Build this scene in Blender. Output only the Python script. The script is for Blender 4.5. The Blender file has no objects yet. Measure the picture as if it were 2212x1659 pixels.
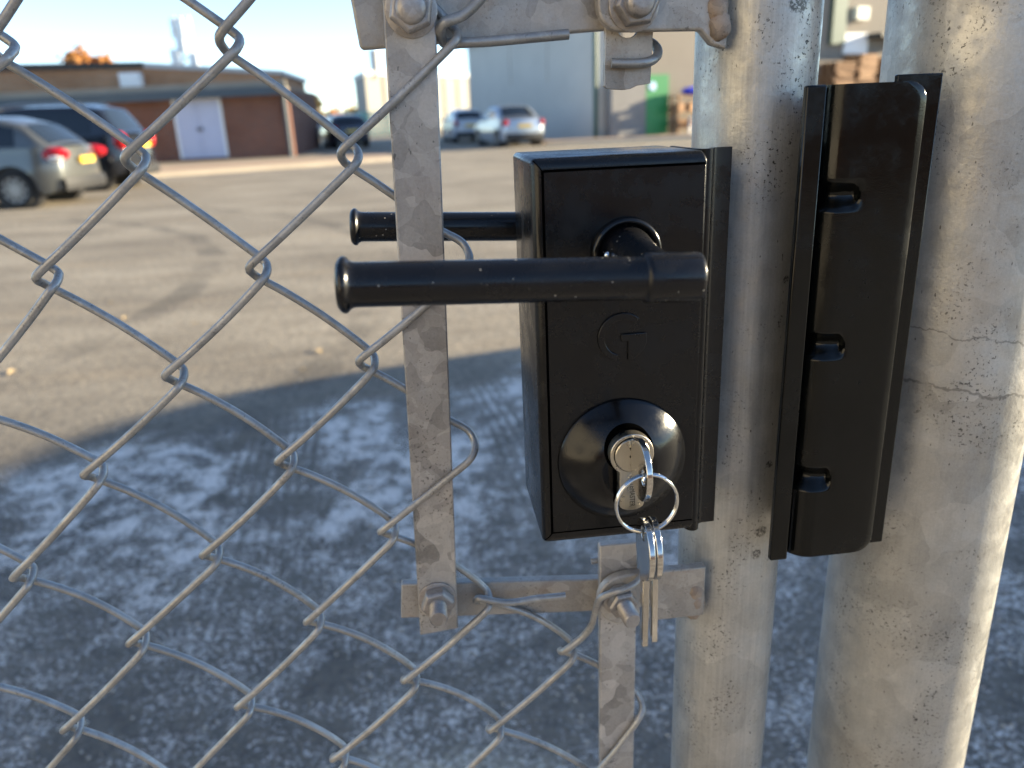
import bpy, bmesh, math, random
from mathutils import Vector, Matrix, noise
R = math.radians
random.seed(11)
scene = bpy.context.scene
COL = scene.collection

# ---------------------------------------------------------------- camera
FPX, PW, PH = 1680.0, 2212.0, 1659.0          # focal length and size of the photograph in its own pixels
CAM = Vector((0.0, -0.29, 1.22))
_p, _y, _r = R(19.2), R(6.0), R(2.5)
FWD = Vector((math.sin(_y)*math.cos(_p), math.cos(_y)*math.cos(_p), -math.sin(_p)))
_r0 = Vector((math.cos(_y), -math.sin(_y), 0)); _u0 = _r0.cross(FWD)
RGT = math.cos(_r)*_r0 - math.sin(_r)*_u0
UPV = math.sin(_r)*_r0 + math.cos(_r)*_u0
cd = bpy.data.cameras.new("camera"); cam = bpy.data.objects.new("camera", cd); COL.objects.link(cam)
m = Matrix((RGT, UPV, -FWD)).transposed().to_4x4(); m.translation = CAM
cam.matrix_world = m
cd.sensor_width = 36.0; cd.lens = 36.0*FPX/PW
cd.clip_start = 0.02; cd.clip_end = 2000
cd.dof.use_dof = True; cd.dof.focus_distance = 0.325; cd.dof.aperture_fstop = 9.5
scene.camera = cam

# ---------------------------------------------------------------- sky, sun, exposure
SUN_AZ, SUN_EL = R(84.5), R(12.0)             # clockwise from +Y
w = bpy.data.worlds.new("World"); scene.world = w; w.use_nodes = True
nt = w.node_tree; nt.nodes.clear()
sky = nt.nodes.new("ShaderNodeTexSky"); sky.sky_type = 'NISHITA'; sky.sun_disc = False
sky.sun_elevation = SUN_EL; sky.sun_rotation = SUN_AZ
sky.air_density = 0.60; sky.dust_density = 0.0; sky.ozone_density = 1.2
bg = nt.nodes.new("ShaderNodeBackground"); bg.inputs[1].default_value = 0.10
wo = nt.nodes.new("ShaderNodeOutputWorld")
nt.links.new(sky.outputs[0], bg.inputs[0]); nt.links.new(bg.outputs[0], wo.inputs[0])
sl = bpy.data.lights.new("sun", 'SUN'); sl.energy = 4.6; sl.angle = R(0.53); sl.color = (1.0, 0.85, 0.58)
so = bpy.data.objects.new("sun", sl); COL.objects.link(so)
sd = Vector((math.sin(SUN_AZ)*math.cos(SUN_EL), math.cos(SUN_AZ)*math.cos(SUN_EL), math.sin(SUN_EL)))
so.rotation_euler = sd.to_track_quat('Z', 'Y').to_euler()
so.location = sd*50
vs = scene.view_settings
vs.view_transform = 'Standard'; vs.look = 'None'; vs.gamma = 1.0; vs.use_curve_mapping = False
vs.exposure = 2.1
scene.cycles.use_denoising = True
scene.cycles.max_bounces = 8
scene.cycles.sample_clamp_indirect = 8.0

# ---------------------------------------------------------------- helpers
def ray(x, y): return FWD + RGT*((x-PW/2)/FPX) - UPV*((y-PH/2)/FPX)
def at(x, y, Y):
    d = ray(x, y); return CAM + d*((Y-CAM.y)/d.y)
def gnd(x, y, z=0.0):
    d = ray(x, y); return CAM + d*((z-CAM.z)/d.z)
def px(p):
    v = Vector(p)-CAM; z = v.dot(FWD); return (PW/2+FPX*v.dot(RGT)/z, PH/2-FPX*v.dot(UPV)/z)

OFF = {}
def tag(o, label=None, cat=None, group=None, kind=None):
    if label: o["label"] = label
    if cat: o["category"] = cat
    if group: o["group"] = group
    if kind: o["kind"] = kind
    return o
def empty(name, loc, label=None, cat=None, group=None, rz=0.0):
    o = bpy.data.objects.new(name, None); COL.objects.link(o)
    o.location = loc; o.rotation_euler = (0, 0, rz); o.empty_display_size = 0.05
    OFF[o] = Vector(loc) if rz == 0 else None
    return tag(o, label, cat, group)
def copy_tree(o, parent=None):
    c = o.copy(); COL.objects.link(c)
    if parent: c.parent = parent
    for ch in list(o.children): copy_tree(ch, c)
    return c

class MB:
    def __init__(s): s.v = []; s.f = []
    def add(s, vs, fs):
        n = len(s.v); s.v += [Vector(a) for a in vs]; s.f += [tuple(i+n for i in f) for f in fs]; return s
    def box(s, x0, x1, y0, y1, z0, z1):
        return s.add([(x0,y0,z0),(x1,y0,z0),(x1,y1,z0),(x0,y1,z0),(x0,y0,z1),(x1,y0,z1),(x1,y1,z1),(x0,y1,z1)],
                     [(0,3,2,1),(4,5,6,7),(0,1,5,4),(1,2,6,5),(2,3,7,6),(3,0,4,7)])
    def obox(s, c, sx, sy, sz, rot=None):
        c = Vector(c); M = rot or Matrix.Identity(3); vs = []
        for z in (-1, 1):
            for x, y in ((-1,-1),(1,-1),(1,1),(-1,1)): vs.append(c + M @ Vector((x*sx/2, y*sy/2, z*sz/2)))
        return s.add(vs, [(0,3,2,1),(4,5,6,7),(0,1,5,4),(1,2,6,5),(2,3,7,6),(3,0,4,7)])
    def prism(s, poly, y0, y1):                  # polygon in X,Z pushed along Y (y0 near the camera)
        n = len(poly); a = sum(poly[i][0]*poly[(i+1)%n][1]-poly[(i+1)%n][0]*poly[i][1] for i in range(n))
        if a < 0: poly = poly[::-1]
        vs = [(p[0], y0, p[1]) for p in poly] + [(p[0], y1, p[1]) for p in poly]
        return s.add(vs, [tuple(range(n)), tuple(range(2*n-1, n-1, -1))] + [(i, n+i, n+(i+1)%n, (i+1)%n) for i in range(n)])
    def prismz(s, poly, z0, z1):                 # polygon in X,Y pushed up Z
        n = len(poly); a = sum(poly[i][0]*poly[(i+1)%n][1]-poly[(i+1)%n][0]*poly[i][1] for i in range(n))
        if a < 0: poly = poly[::-1]
        vs = [(p[0], p[1], z0) for p in poly] + [(p[0], p[1], z1) for p in poly]
        return s.add(vs, [tuple(range(n-1, -1, -1)), tuple(range(n, 2*n))] + [(i, (i+1)%n, n+(i+1)%n, n+i) for i in range(n)])
    def prismx(s, poly, x0, x1):                 # polygon in Y,Z pushed along X
        n = len(poly); a = sum(poly[i][0]*poly[(i+1)%n][1]-poly[(i+1)%n][0]*poly[i][1] for i in range(n))
        if a < 0: poly = poly[::-1]
        vs = [(x0, p[0], p[1]) for p in poly] + [(x1, p[0], p[1]) for p in poly]
        return s.add(vs, [tuple(range(n-1, -1, -1)), tuple(range(n, 2*n))] + [(i, (i+1)%n, n+(i+1)%n, n+i) for i in range(n)])
    def lathe(s, o, axis, prof, seg=32, caps=True):         # prof: (radius, height along axis)
        o = Vector(o); a = Vector(axis).normalized(); u = a.orthogonal().normalized(); v = a.cross(u); vs = []; fs = []
        for r, h in prof:
            for k in range(seg):
                t = 2*math.pi*k/seg; vs.append(o + a*h + (u*math.cos(t)+v*math.sin(t))*r)
        for i in range(len(prof)-1):
            for k in range(seg):
                k2 = (k+1) % seg; fs.append((i*seg+k, i*seg+k2, (i+1)*seg+k2, (i+1)*seg+k))
        if caps: fs.append(tuple(range(seg-1, -1, -1))); n = (len(prof)-1)*seg; fs.append(tuple(range(n, n+seg)))
        return s.add(vs, fs)
    def cyl(s, p0, p1, r0, r1=None, seg=16):
        p0 = Vector(p0); d = Vector(p1)-p0
        return s.lathe(p0, d, [(r0, 0), (r1 if r1 is not None else r0, d.length)], seg)
    def tube(s, pts, r, seg=8, closed=False):
        pts = [Vector(p) for p in pts]; n = len(pts); vs = []; fs = []; nrm = None
        for i in range(n):
            if closed: t = pts[(i+1) % n]-pts[i-1]
            else: t = pts[min(i+1, n-1)]-pts[max(i-1, 0)]
            t.normalize()
            nrm = t.orthogonal() if nrm is None else nrm - t*nrm.dot(t)
            nrm.normalize(); b = t.cross(nrm); rr = r[i] if isinstance(r, (list, tuple)) else r
            for k in range(seg):
                a = 2*math.pi*k/seg; vs.append(pts[i]+(nrm*math.cos(a)+b*math.sin(a))*rr)
        for i in range(n if closed else n-1):
            j = (i+1) % n
            for k in range(seg):
                k2 = (k+1) % seg; fs.append((i*seg+k, i*seg+k2, j*seg+k2, j*seg+k))
        if not closed:
            fs.append(tuple(range(seg-1, -1, -1))); fs.append(tuple(range((n-1)*seg, n*seg)))
        return s.add(vs, fs)
    def sphere(s, c, rx, ry=None, rz=None, seg=12, rings=8, jit=0.0, rot=None):
        ry = rx if ry is None else ry; rz = rx if rz is None else rz; c = Vector(c); vs = []; fs = []
        for i in range(rings+1):
            ph = math.pi*i/rings
            for k in range(seg):
                t = 2*math.pi*k/seg; j = 1+random.uniform(-jit, jit)
                q = Vector((rx*math.sin(ph)*math.cos(t)*j, ry*math.sin(ph)*math.sin(t)*j, rz*math.cos(ph)*j))
                vs.append(c + (rot @ q if rot else q))
        for i in range(rings):
            for k in range(seg):
                k2 = (k+1) % seg; fs.append((i*seg+k, (i+1)*seg+k, (i+1)*seg+k2, i*seg+k2))
        return s.add(vs, fs)
    def grid(s, P, flip=False):
        n = len(P); mm = len(P[0]); vs = [p for row in P for p in row]; fs = []
        for i in range(n-1):
            for j in range(mm-1):
                f = (i*mm+j, i*mm+j+1, (i+1)*mm+j+1, (i+1)*mm+j); fs.append(f[::-1] if flip else f)
        return s.add(vs, fs)
    def mirror_y(s):
        n = len(s.v); s.v += [Vector((v.x, -v.y, v.z)) for v in s.v]; s.f += [tuple(i+n for i in f)[::-1] for f in s.f]; return s
    def build(s, name, mat, parent=None, local=False, smooth=35, bevel=0, bseg=2, weld=False):
        me = bpy.data.meshes.new(name)
        off = Vector()
        if parent is not None and not local:
            off = OFF.get(parent) or Vector()
        me.from_pydata([v-off for v in s.v], [], s.f); me.validate()
        if weld or s.f:
            bm = bmesh.new(); bm.from_mesh(me)
            if weld: bmesh.ops.remove_doubles(bm, verts=bm.verts, dist=1e-5)
            bmesh.ops.recalc_face_normals(bm, faces=bm.faces)
            bm.to_mesh(me); bm.free()
        if smooth:
            for p in me.polygons: p.use_smooth = True
            me.set_sharp_from_angle(angle=R(smooth))
        me.materials.append(mat)
        o = bpy.data.objects.new(name, me); COL.objects.link(o)
        if parent is not None:
            o.parent = parent; OFF[o] = OFF.get(parent)
        if bevel:
            b = o.modifiers.new("bevel", 'BEVEL'); b.width = bevel; b.segments = bseg; b.limit_method = 'ANGLE'; b.angle_limit = R(40)
            b.harden_normals = False
        return o

def catmull(pts, n=6):
    pts = [Vector(p) for p in pts]; out = []
    for i in range(len(pts)-1):
        p0 = pts[i-1] if i else pts[0]*2-pts[1]; p1 = pts[i]; p2 = pts[i+1]
        p3 = pts[i+2] if i+2 < len(pts) else p2*2-p1
        for k in range(n):
            t = k/n
            out.append(0.5*((2*p1)+(p2-p0)*t+(2*p0-5*p1+4*p2-p3)*t*t+(3*p1-p0-3*p2+p3)*t**3))
    out.append(pts[-1]); return out

# ---------------------------------------------------------------- materials
class NT:
    def __init__(s, name):
        s.m = bpy.data.materials.new(name); s.m.use_nodes = True; s.t = s.m.node_tree; s.t.nodes.clear()
        s.out = s.n("ShaderNodeOutputMaterial"); s.b = s.n("ShaderNodeBsdfPrincipled"); s.l(s.b.outputs[0], s.out.inputs[0])
        s.tc = s.n("ShaderNodeTexCoord"); s.obj = s.tc.outputs["Object"]
        s.pos = s.n("ShaderNodeNewGeometry").outputs["Position"]
    def n(s, t): return s.t.nodes.new(t)
    def l(s, a, b): s.t.links.new(a, b)
    def setv(s, inp, v):
        if hasattr(v, 'is_linked') or isinstance(v, bpy.types.NodeSocket): s.l(v, inp)
        else: inp.default_value = v
    def P(s, **k):
        names = dict(col="Base Color", metal="Metallic", rough="Roughness", spec="Specular IOR Level", coat="Coat Weight",
                     coatr="Coat Roughness", emit="Emission Color", es="Emission Strength", alpha="Alpha", trans="Transmission Weight", ior="IOR", normal="Normal")
        for a, v in k.items():
            if a == 'col' and isinstance(v, tuple) and len(v) == 3: v = (*v, 1)
            s.setv(s.b.inputs[names[a]], v)
        return s
    def scale(s, vec, sx, sy, sz, rz=0):
        mp = s.n("ShaderNodeMapping"); s.l(vec, mp.inputs[0]); mp.inputs["Scale"].default_value = (sx, sy, sz); mp.inputs["Rotation"].default_value = (0, 0, rz); return mp.outputs[0]
    def noise(s, vec, sc, det=4, rough=.55, dist=0):
        q = s.n("ShaderNodeTexNoise"); s.l(vec, q.inputs["Vector"]); q.inputs["Scale"].default_value = sc
        q.inputs["Detail"].default_value = det; q.inputs["Roughness"].default_value = rough; q.inputs["Distortion"].default_value = dist; return q.outputs["Fac"]
    def noisec(s, vec, sc, det=2):
        q = s.n("ShaderNodeTexNoise"); s.l(vec, q.inputs["Vector"]); q.inputs["Scale"].default_value = sc; q.inputs["Detail"].default_value = det; return q.outputs["Color"]
    def voro(s, vec, sc, feat='F1', out="Distance", rnd=1):
        q = s.n("ShaderNodeTexVoronoi"); q.feature = feat; s.l(vec, q.inputs["Vector"]); q.inputs["Scale"].default_value = sc; q.inputs["Randomness"].default_value = rnd; return q.outputs[out]
    def math(s, op, a, b=0.0, c=0.0, clamp=False):
        q = s.n("ShaderNodeMath"); q.operation = op; q.use_clamp = clamp
        for i, v in enumerate((a, b, c)): s.setv(q.inputs[i], v)
        return q.outputs[0]
    def ramp(s, fac, *stops):
        q = s.n("ShaderNodeMapRange"); q.interpolation_type = 'SMOOTHSTEP'; s.l(fac, q.inputs[0])
        q.inputs[1].default_value = stops[0]; q.inputs[2].default_value = stops[1]
        q.inputs[3].default_value = stops[2] if len(stops) > 2 else 0.0; q.inputs[4].default_value = stops[3] if len(stops) > 2 else 1.0
        return q.outputs[0]
    def mix(s, fac, a, b, mode='MIX'):
        q = s.n("ShaderNodeMix"); q.data_type = 'RGBA'; q.blend_type = mode; s.setv(q.inputs[0], fac)
        for i, v in ((6, a), (7, b)):
            if isinstance(v, tuple) and len(v) == 3: v = (*v, 1)
            s.setv(q.inputs[i], v)
        return q.outputs[2]
    def vadd(s, a, b, k):
        q = s.n("ShaderNodeVectorMath"); q.operation = 'MULTIPLY_ADD'; s.l(b, q.inputs[0]); q.inputs[1].default_value = (k, k, k); s.l(a, q.inputs[2]); return q.outputs[0]
    def sep(s, v):
        q = s.n("ShaderNodeSeparateXYZ"); s.l(v, q.inputs[0]); return q.outputs
    def bump(s, h, dist=.001, st=1.0, prev=None):
        q = s.n("ShaderNodeBump"); s.l(h, q.inputs["Height"]); q.inputs["Distance"].default_value = dist; q.inputs["Strength"].default_value = st
        if prev is not None: s.l(prev, q.inputs["Normal"])
        return q.outputs[0]

def simple(name, col, rough=.5, metal=0.0, var=.15, sc=3.0, bump=0, **k):
    t = NT(name); f = t.noise(t.obj, sc, 5, .6); a = tuple(c*(1-var) for c in col); b = tuple(min(1, c*(1+var)) for c in col)
    t.P(col=t.mix(f, a, b), rough=rough, metal=metal, **k)
    if bump: t.P(normal=t.bump(t.noise(t.obj, sc*20, 3), bump, .6))
    return t.m

def galvanised(name, base=(.40, .385, .36), spangle=55, sp=.30, streak=0.0, dirt=.5, metal=.45, rough=.46, rust=0.0, cracks=None, patches=()):
    t = NT(name); p = t.obj
    warp = t.vadd(p, t.noisec(p, 60, 2), .016)
    cell = t.sep(t.voro(warp, spangle, out="Color"))[0]
    warp2 = t.vadd(p, t.noisec(p, 90, 2), .012)
    cell2 = t.sep(t.voro(warp2, spangle*2.1, out="Color"))[1]
    v = t.math('ADD', t.math('MULTIPLY', t.math('SUBTRACT', cell, .5), sp), t.math('MULTIPLY', t.math('SUBTRACT', cell2, .5), sp*.5))
    cloud = t.math('MULTIPLY', t.math('SUBTRACT', t.noise(p, 38, 5, .65), .5), .6)
    grain = t.math('MULTIPLY', t.math('SUBTRACT', t.noise(p, 900, 3, .7), .5), .34)
    v = t.math('ADD', v, t.math('ADD', cloud, grain))
    if streak:
        st = t.noise(t.scale(p, 1, 1, .03), 700, 3, .7)
        v = t.math('ADD', v, t.math('MULTIPLY', t.math('SUBTRACT', st, .5), streak))
    v = t.math('ADD', v, 1.0)
    tint = t.mix(t.noise(p, 22, 3), (base[0]*1.05, base[1]*.99, base[2]*.93), (base[0]*.95, base[1]*1.0, base[2]*1.06))
    col = t.mix(1.0, tint, (1, 1, 1), 'MULTIPLY')
    q = t.n("ShaderNodeMix"); q.data_type = 'RGBA'; q.blend_type = 'MULTIPLY'; q.inputs[0].default_value = 1; t.l(tint, q.inputs[6])
    cc = t.n("ShaderNodeCombineColor"); [t.l(v, cc.inputs[i]) for i in range(3)]; t.l(cc.outputs[0], q.inputs[7]); col = q.outputs[2]
    # dark freckles that come in clusters, fine dark scratches
    clus = t.ramp(t.noise(t.scale(p, 1, 1, .6), 34, 4, .65), .47, .64)
    fre = t.ramp(t.noise(p, 640, 3, .65), .57, .66)
    dm = t.math('MULTIPLY', t.math('MULTIPLY', clus, fre), dirt)
    few = t.math('MULTIPLY', t.ramp(t.noise(t.scale(p, 1, 1, .5), 650, 1, .5), .735, .79), dirt*.8)
    dm = t.math('MAXIMUM', dm, few)
    for (cx, cz, rr) in patches:                                   # burnt or tarry blots
        s_ = t.sep(p); dx = t.math('SUBTRACT', s_[0], cx); dz = t.math('SUBTRACT', s_[2], cz)
        d = t.math('SQRT', t.math('ADD', t.math('MULTIPLY', dx, dx), t.math('MULTIPLY', dz, dz)))
        d = t.math('ADD', d, t.math('MULTIPLY', t.math('SUBTRACT', t.noise(p, 260, 3, .7), .5), rr*1.1))
        d = t.math('MULTIPLY', t.ramp(d, rr*.75, rr*1.05, 1.0, 0.0), t.ramp(t.noise(p, 800, 3, .7), .38, .55))
        dm = t.math('MAXIMUM', dm, t.math('MULTIPLY', d, .85))
    if cracks:
        s_ = t.sep(p)
        for (z0, sl_, wd) in cracks:
            zz = t.math('ADD', s_[2], t.math('MULTIPLY', t.math('SUBTRACT', t.noise(p, 70, 4, .65), .5), .012))
            zz = t.math('ADD', t.math('SUBTRACT', zz, z0), t.math('MULTIPLY', s_[0], sl_))
            l = t.ramp(t.math('ABSOLUTE', zz), wd*.3, wd, 1.0, 0.0)
            dm = t.math('MAXIMUM', dm, t.math('MULTIPLY', t.math('MULTIPLY', l, .5), t.ramp(t.noise(p, 150, 3), .3, .5)))
    col = t.mix(dm, col, (.045, .043, .04))
    if rust:
        col = t.mix(t.math('MULTIPLY', t.ramp(t.noise(p, 90, 4, .7), .52, .7), rust), col, (.20, .11, .055))
    rr_ = t.ramp(t.noise(p, 120, 4, .6), .3, .7, rough-.1, rough+.14)
    b = t.bump(t.noise(p, 420, 4, .65), .00035, .55)
    t.P(col=col, metal=metal, rough=rr_, normal=b)
    return t.m

def powder(name, col=(.0045, .0047, .0055), rough=.36, specks=.0, spec=.38):
    t = NT(name); p = t.obj
    d = t.voro(p, 620); pick = t.sep(t.voro(p, 620, out="Color"))[0]
    sp = t.math('MULTIPLY', t.ramp(d, .10, .2, 1.0, 0.0), t.ramp(pick, .93, .95))
    dust = t.math('MULTIPLY', t.ramp(t.noise(p, 60, 4, .7), .5, .75), t.ramp(t.noise(p, 1500, 2), .55, .75))
    c = t.mix(t.math('MULTIPLY', dust, .012+.30*specks), col, (.16, .15, .14))
    c = t.mix(t.math('MULTIPLY', sp, specks), c, (.62, .58, .50))
    rg = t.ramp(t.noise(p, 38, 5, .7), .35, .68, max(.06, rough-.08), rough+.14)
    t.P(col=c, rough=rg, spec=spec, normal=t.bump(t.noise(p, 1600, 2, .5), .00006, .5))
    return t.m

M = {}
M['bar'] = galvanised("galvanised_flat_bar", (.38, .355, .325), 62, .55, 0.12, .8, metal=.3)
M['plate'] = galvanised("galvanised_plate", (.38, .352, .315), 48, .36, 0.05, .6, metal=.3, rust=.2)
M['post'] = galvanised("galvanised_post_brushed", (.435, .425, .395), 30, .16, .55, 1.1, metal=.5, rough=.38, patches=((.006, 1.2585, .0052), (.010, 1.143, .002), (.006, 1.013, .0035), (.008, 1.05, .0022), (.004, 1.0, .003)))
M['post2'] = galvanised("galvanised_post_spangled", (.43, .42, .39), 26, .26, .2, .9, metal=.5, rough=.40, cracks=((.0395+1.0705, .18, .0007), (1.083, .17, .0010)))
M['wire'] = galvanised("galvanised_wire", (.36, .352, .335), 120, .24, 0.0, .5, metal=.55, rough=.42)
M['wire_end'] = M['wire']
M['bolt'] = galvanised("galvanised_bolt", (.34, .315, .295), 140, .22, 0.0, .35, metal=.55, rough=.42)
M['weld'] = galvanised("rusty_weld", (.30, .24, .19), 150, .3, 0.0, .6, metal=.2, rough=.7, rust=.9)
M['black'] = powder("black_powder_coat", rough=.24)
M['blackgloss'] = powder("black_gloss_paint", rough=.15)
M['handle'] = powder("black_handle_coat", (.006, .006, .0072), .24, .85)
M['keepblack'] = powder("black_keep_coat", (.0030, .0034, .0030), .15, spec=.34)
def nickel(name, col, rough, brush=0, ax=(1, 1, .03)):
    t = NT(name); p = t.obj
    v = t.noise(t.scale(p, *ax), 1800, 3, .7) if brush else t.noise(p, 300, 3)
    t.P(col=t.mix(t.math('MULTIPLY', v, .5), col, tuple(c*.6 for c in col)), metal=1.0, rough=t.ramp(t.noise(p, 200, 3), .3, .7, rough-.04, rough+.06), normal=t.bump(v, .00008 if brush else .00002, .35))
    return t.m
M['cyl'] = nickel("brushed_nickel", (.62, .57, .48), .30, 1)
M['key'] = nickel("polished_nickel_key", (.74, .71, .66), .13)
M['keyface'] = M['key']
M['ring'] = nickel("bright_steel_ring", (.82, .82, .80), .07)
M['engrave'] = simple("engraved_letters", (.10, .088, .07), .5, .7)
M['dark'] = simple("dark_slot", (.001, .001, .001), .9, spec=0.0)

# ---------------------------------------------------------------- ground
def ground_mat():
    t = NT("frosted_asphalt"); p = t.pos; s_ = t.sep(p)
    big = t.noise(t.scale(p, .55, 1.0, 1), .8, 5, .62); mid = t.noise(t.scale(p, .5, 1.6, 1), 3.2, 6, .7); fine = t.noise(p, 60, 5, .75)
    agg = t.voro(p, 85); aggc = t.sep(t.voro(p, 85, out="Color"))[0]
    col = t.mix(t.ramp(big, .32, .68), (.22, .187, .143), (.40, .345, .265))
    col = t.mix(t.math('MULTIPLY', t.ramp(mid, .45, .75), .6), col, (.16, .13, .095))
    col = t.mix(t.math('MULTIPLY', t.ramp(t.noise(t.scale(p, .35, 2.2, 1), 1.1, 4, .6), .52, .74), .35), col, (.44, .335, .215))
    col = t.mix(t.math('MULTIPLY', t.ramp(aggc, .62, .95), .45), col, (.44, .36, .26))
    col = t.mix(t.math('MULTIPLY', t.ramp(t.noise(p, 22, 5, .8), .46, .60), .5), col, (.075, .062, .050))
    # rubber arc left by a turning car, and an oily drip line
    ax_ = t.math('ADD', s_[0], 9.0); ay_ = t.math('SUBTRACT', s_[1], 6.0)
    ad = t.math('ADD', t.math('SQRT', t.math('ADD', t.math('MULTIPLY', ax_, ax_), t.math('MULTIPLY', ay_, ay_))), t.math('MULTIPLY', t.math('SUBTRACT', t.noise(p, .9, 2), .5), .25))
    for rad in (7.1, 8.7):
        l_ = t.ramp(t.math('ABSOLUTE', t.math('SUBTRACT', ad, rad)), .07, .16, 1.0, 0.0)
        col = t.mix(t.math('MULTIPLY', t.math('MULTIPLY', l_, t.ramp(t.noise(p, 1.1, 3), .38, .6)), .55), col, (.085, .075, .062))
    # tarmac mixed darker and more neutral towards the gate
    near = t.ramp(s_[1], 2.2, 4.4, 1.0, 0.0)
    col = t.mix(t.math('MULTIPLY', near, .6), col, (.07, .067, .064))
    # hoar frost lying in the corner that never sees the sun
    depth = t.math('ADD', t.math('MULTIPLY', t.math('SUBTRACT', s_[0], .44), .259), t.math('MULTIPLY', t.math('SUBTRACT', s_[1], 3.76), -.966))
    wob = t.math('MULTIPLY', t.math('SUBTRACT', t.noise(p, 1.6, 4, .6), .5), .9)
    fr = t.ramp(t.math('ADD', depth, wob), .28, .62)
    fr = t.math('MULTIPLY', fr, t.ramp(t.math('ADD', s_[0], wob), -1.9, -1.4))
    blot = t.ramp(t.noise(t.scale(p, 1, .8, 1), 2.4, 6, .70, .3), .40, .56)
    blot2 = t.ramp(t.noise(p, 10.0, 5, .75), .40, .58)
    grit = t.ramp(t.noise(p, 75, 2, .8), .45, .57)
    grit2 = t.ramp(t.noise(p, 30, 4, .8), .44, .58)
    wear = t.ramp(t.math('ADD', s_[1], t.math('MULTIPLY', t.math('SUBTRACT', t.noise(p, 1.3, 3), .5), .9)), 1.2, 2.5, .40, 1.0)
    fr = t.math('MULTIPLY', fr, t.math('ADD', t.math('MULTIPLY', blot, .70), .26))
    fr = t.math('MULTIPLY', fr, t.math('ADD', t.math('MULTIPLY', blot2, .65), .35))
    # two wheel paths with tread lines pressed through the frost
    sway = t.math('ADD', s_[0], t.math('MULTIPLY', t.math('SUBTRACT', s_[1], 2.0), .10))
    sway = t.math('ADD', sway, t.math('MULTIPLY', t.math('SUBTRACT', t.noise(p, .8, 1), .5), .10))
    for (c, hw, dk) in ((-.58, .20, .95), (.34, .12, .7)):
        d = t.math('ABSOLUTE', t.math('SUBTRACT', sway, c)); band = t.ramp(d, hw*.72, hw, 1.0, 0.0)
        tread = t.math('SINE', t.math('MULTIPLY', t.math('ADD', sway, t.math('MULTIPLY', t.noise(p, 1.2, 1), .02)), 150.0))
        tread = t.ramp(tread, -.4, .7, .85, .3)
        cut = t.math('MULTIPLY', t.math('MULTIPLY', band, t.math('MULTIPLY', tread, t.ramp(s_[1], 1.0, 2.4, .25, 1.0))), t.ramp(t.noise(p, 2.3, 3), .28, .55, .35, 1.0))
        cut = t.math('MAXIMUM', cut, t.math('MULTIPLY', t.ramp(d, hw*.9, hw*2.2, 1.0, 0.0), t.ramp(t.noise(t.scale(p, 1.3, .7, 1), 4.2, 4, .65), .5, .62)))
        fr = t.math('MULTIPLY', fr, t.math('SUBTRACT', 1.0, t.math('MULTIPLY', cut, dk)))
    fr = t.math('MULTIPLY', fr, wear)
    grain = t.math('ADD', t.math('MULTIPLY', t.math('SUBTRACT', t.noise(p, 70, 3, .85), .5), 3.2), t.math('MULTIPLY', t.math('SUBTRACT', t.noise(p, 170, 2, .7), .5), 1.6))
    cov = t.math('ADD', t.math('MULTIPLY', fr, 1.15), -.40)
    some = t.ramp(fr, .0, .12)
    fr = t.math('MULTIPLY', some, t.ramp(t.math('ADD', cov, grain), -.18, .42))
    fr = t.math('MULTIPLY', fr, .88)
    col = t.mix(fr, col, (.80, .735, .665))
    # pale tan patch just past the gate
    dx = t.math('SUBTRACT', s_[0], -.06); dy = t.math('SUBTRACT', s_[1], .86)
    dd = t.math('ADD', t.math('SQRT', t.math('ADD', t.math('MULTIPLY', dx, dx), t.math('MULTIPLY', t.math('MULTIPLY', dy, dy), 3.0))), t.math('MULTIPLY', t.math('SUBTRACT', t.noise(p, 7, 4), .5), .3))
    col = t.mix(t.math('MULTIPLY', t.ramp(dd, .08, .30, 1.0, 0.0), t.math('ADD', t.math('MULTIPLY', grit, .6), .25)), col, (.50, .45, .34))
    h = t.math('ADD', t.math('MULTIPLY', t.ramp(agg, 0, .6, 1.0, 0.0), .5), t.math('MULTIPLY', fine, .9))
    b = t.bump(h, .006, .55); b = t.bump(t.noise(p, 14, 4, .6), .012, .4, b)
    t.P(col=col, rough=t.math('SUBTRACT', .9, t.math('MULTIPLY', fr, .25)), spec=.35, normal=b)
    return t.m
g = MB(); G = 700
ys = [-60, -8, 0, 4, 20, 60, 200, G]; xs = [-G, -100, -20, -4, 4, 20, 100, G]
g.grid([[(x, y, 0) for x in xs] for y in ys], flip=True)
tag(g.build("yard_ground", ground_mat(), smooth=0), kind='structure', label="worn tan tarmac yard, frosted grey near the gate")

M['grit'] = simple("pale_stone_chips", (.52, .46, .37), .35, var=.35, sc=40, spec=.6)
rg_ = random.Random(9); gm = MB()  # stone chips added so they glint as bright specks in the sun
for i in range(5200):
    Y_ = .5+13*rg_.random()**2.2; hw_ = .75*Y_+.9; X_ = rg_.uniform(-hw_*1.05, hw_*.95); r_s = rg_.uniform(.0016, .0048)*(1+.09*Y_)
    vs_ = [Vector((X_, Y_, r_s*.3))+Vector((math.cos(a_)*r_s*rg_.uniform(.6, 1.2), math.sin(a_)*r_s*rg_.uniform(.6, 1.2), rg_.uniform(-.2, .3)*r_s)) for a_ in (0, 1.26, 2.5, 3.8, 5.0)]
    gm.add(vs_+[Vector((X_, Y_, r_s*rg_.uniform(.7, 1.2))), Vector((X_, Y_, -.001))], [(k, (k+1) % 5, 5) for k in range(5)]+[((k+1) % 5, k, 6) for k in range(5)])
tag(gm.build("glint_chips", M['grit'], smooth=0), kind='stuff', label="pale stone chips added over the tarmac yard for sunlit glints")
M['pave'] = simple("sunlit_pavement_concrete", (.42, .29, .19), .85, var=.25, sc=1.2)
M['kerb'] = simple("kerb_concrete", (.50, .42, .33), .85, var=.2, sc=2)
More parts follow.
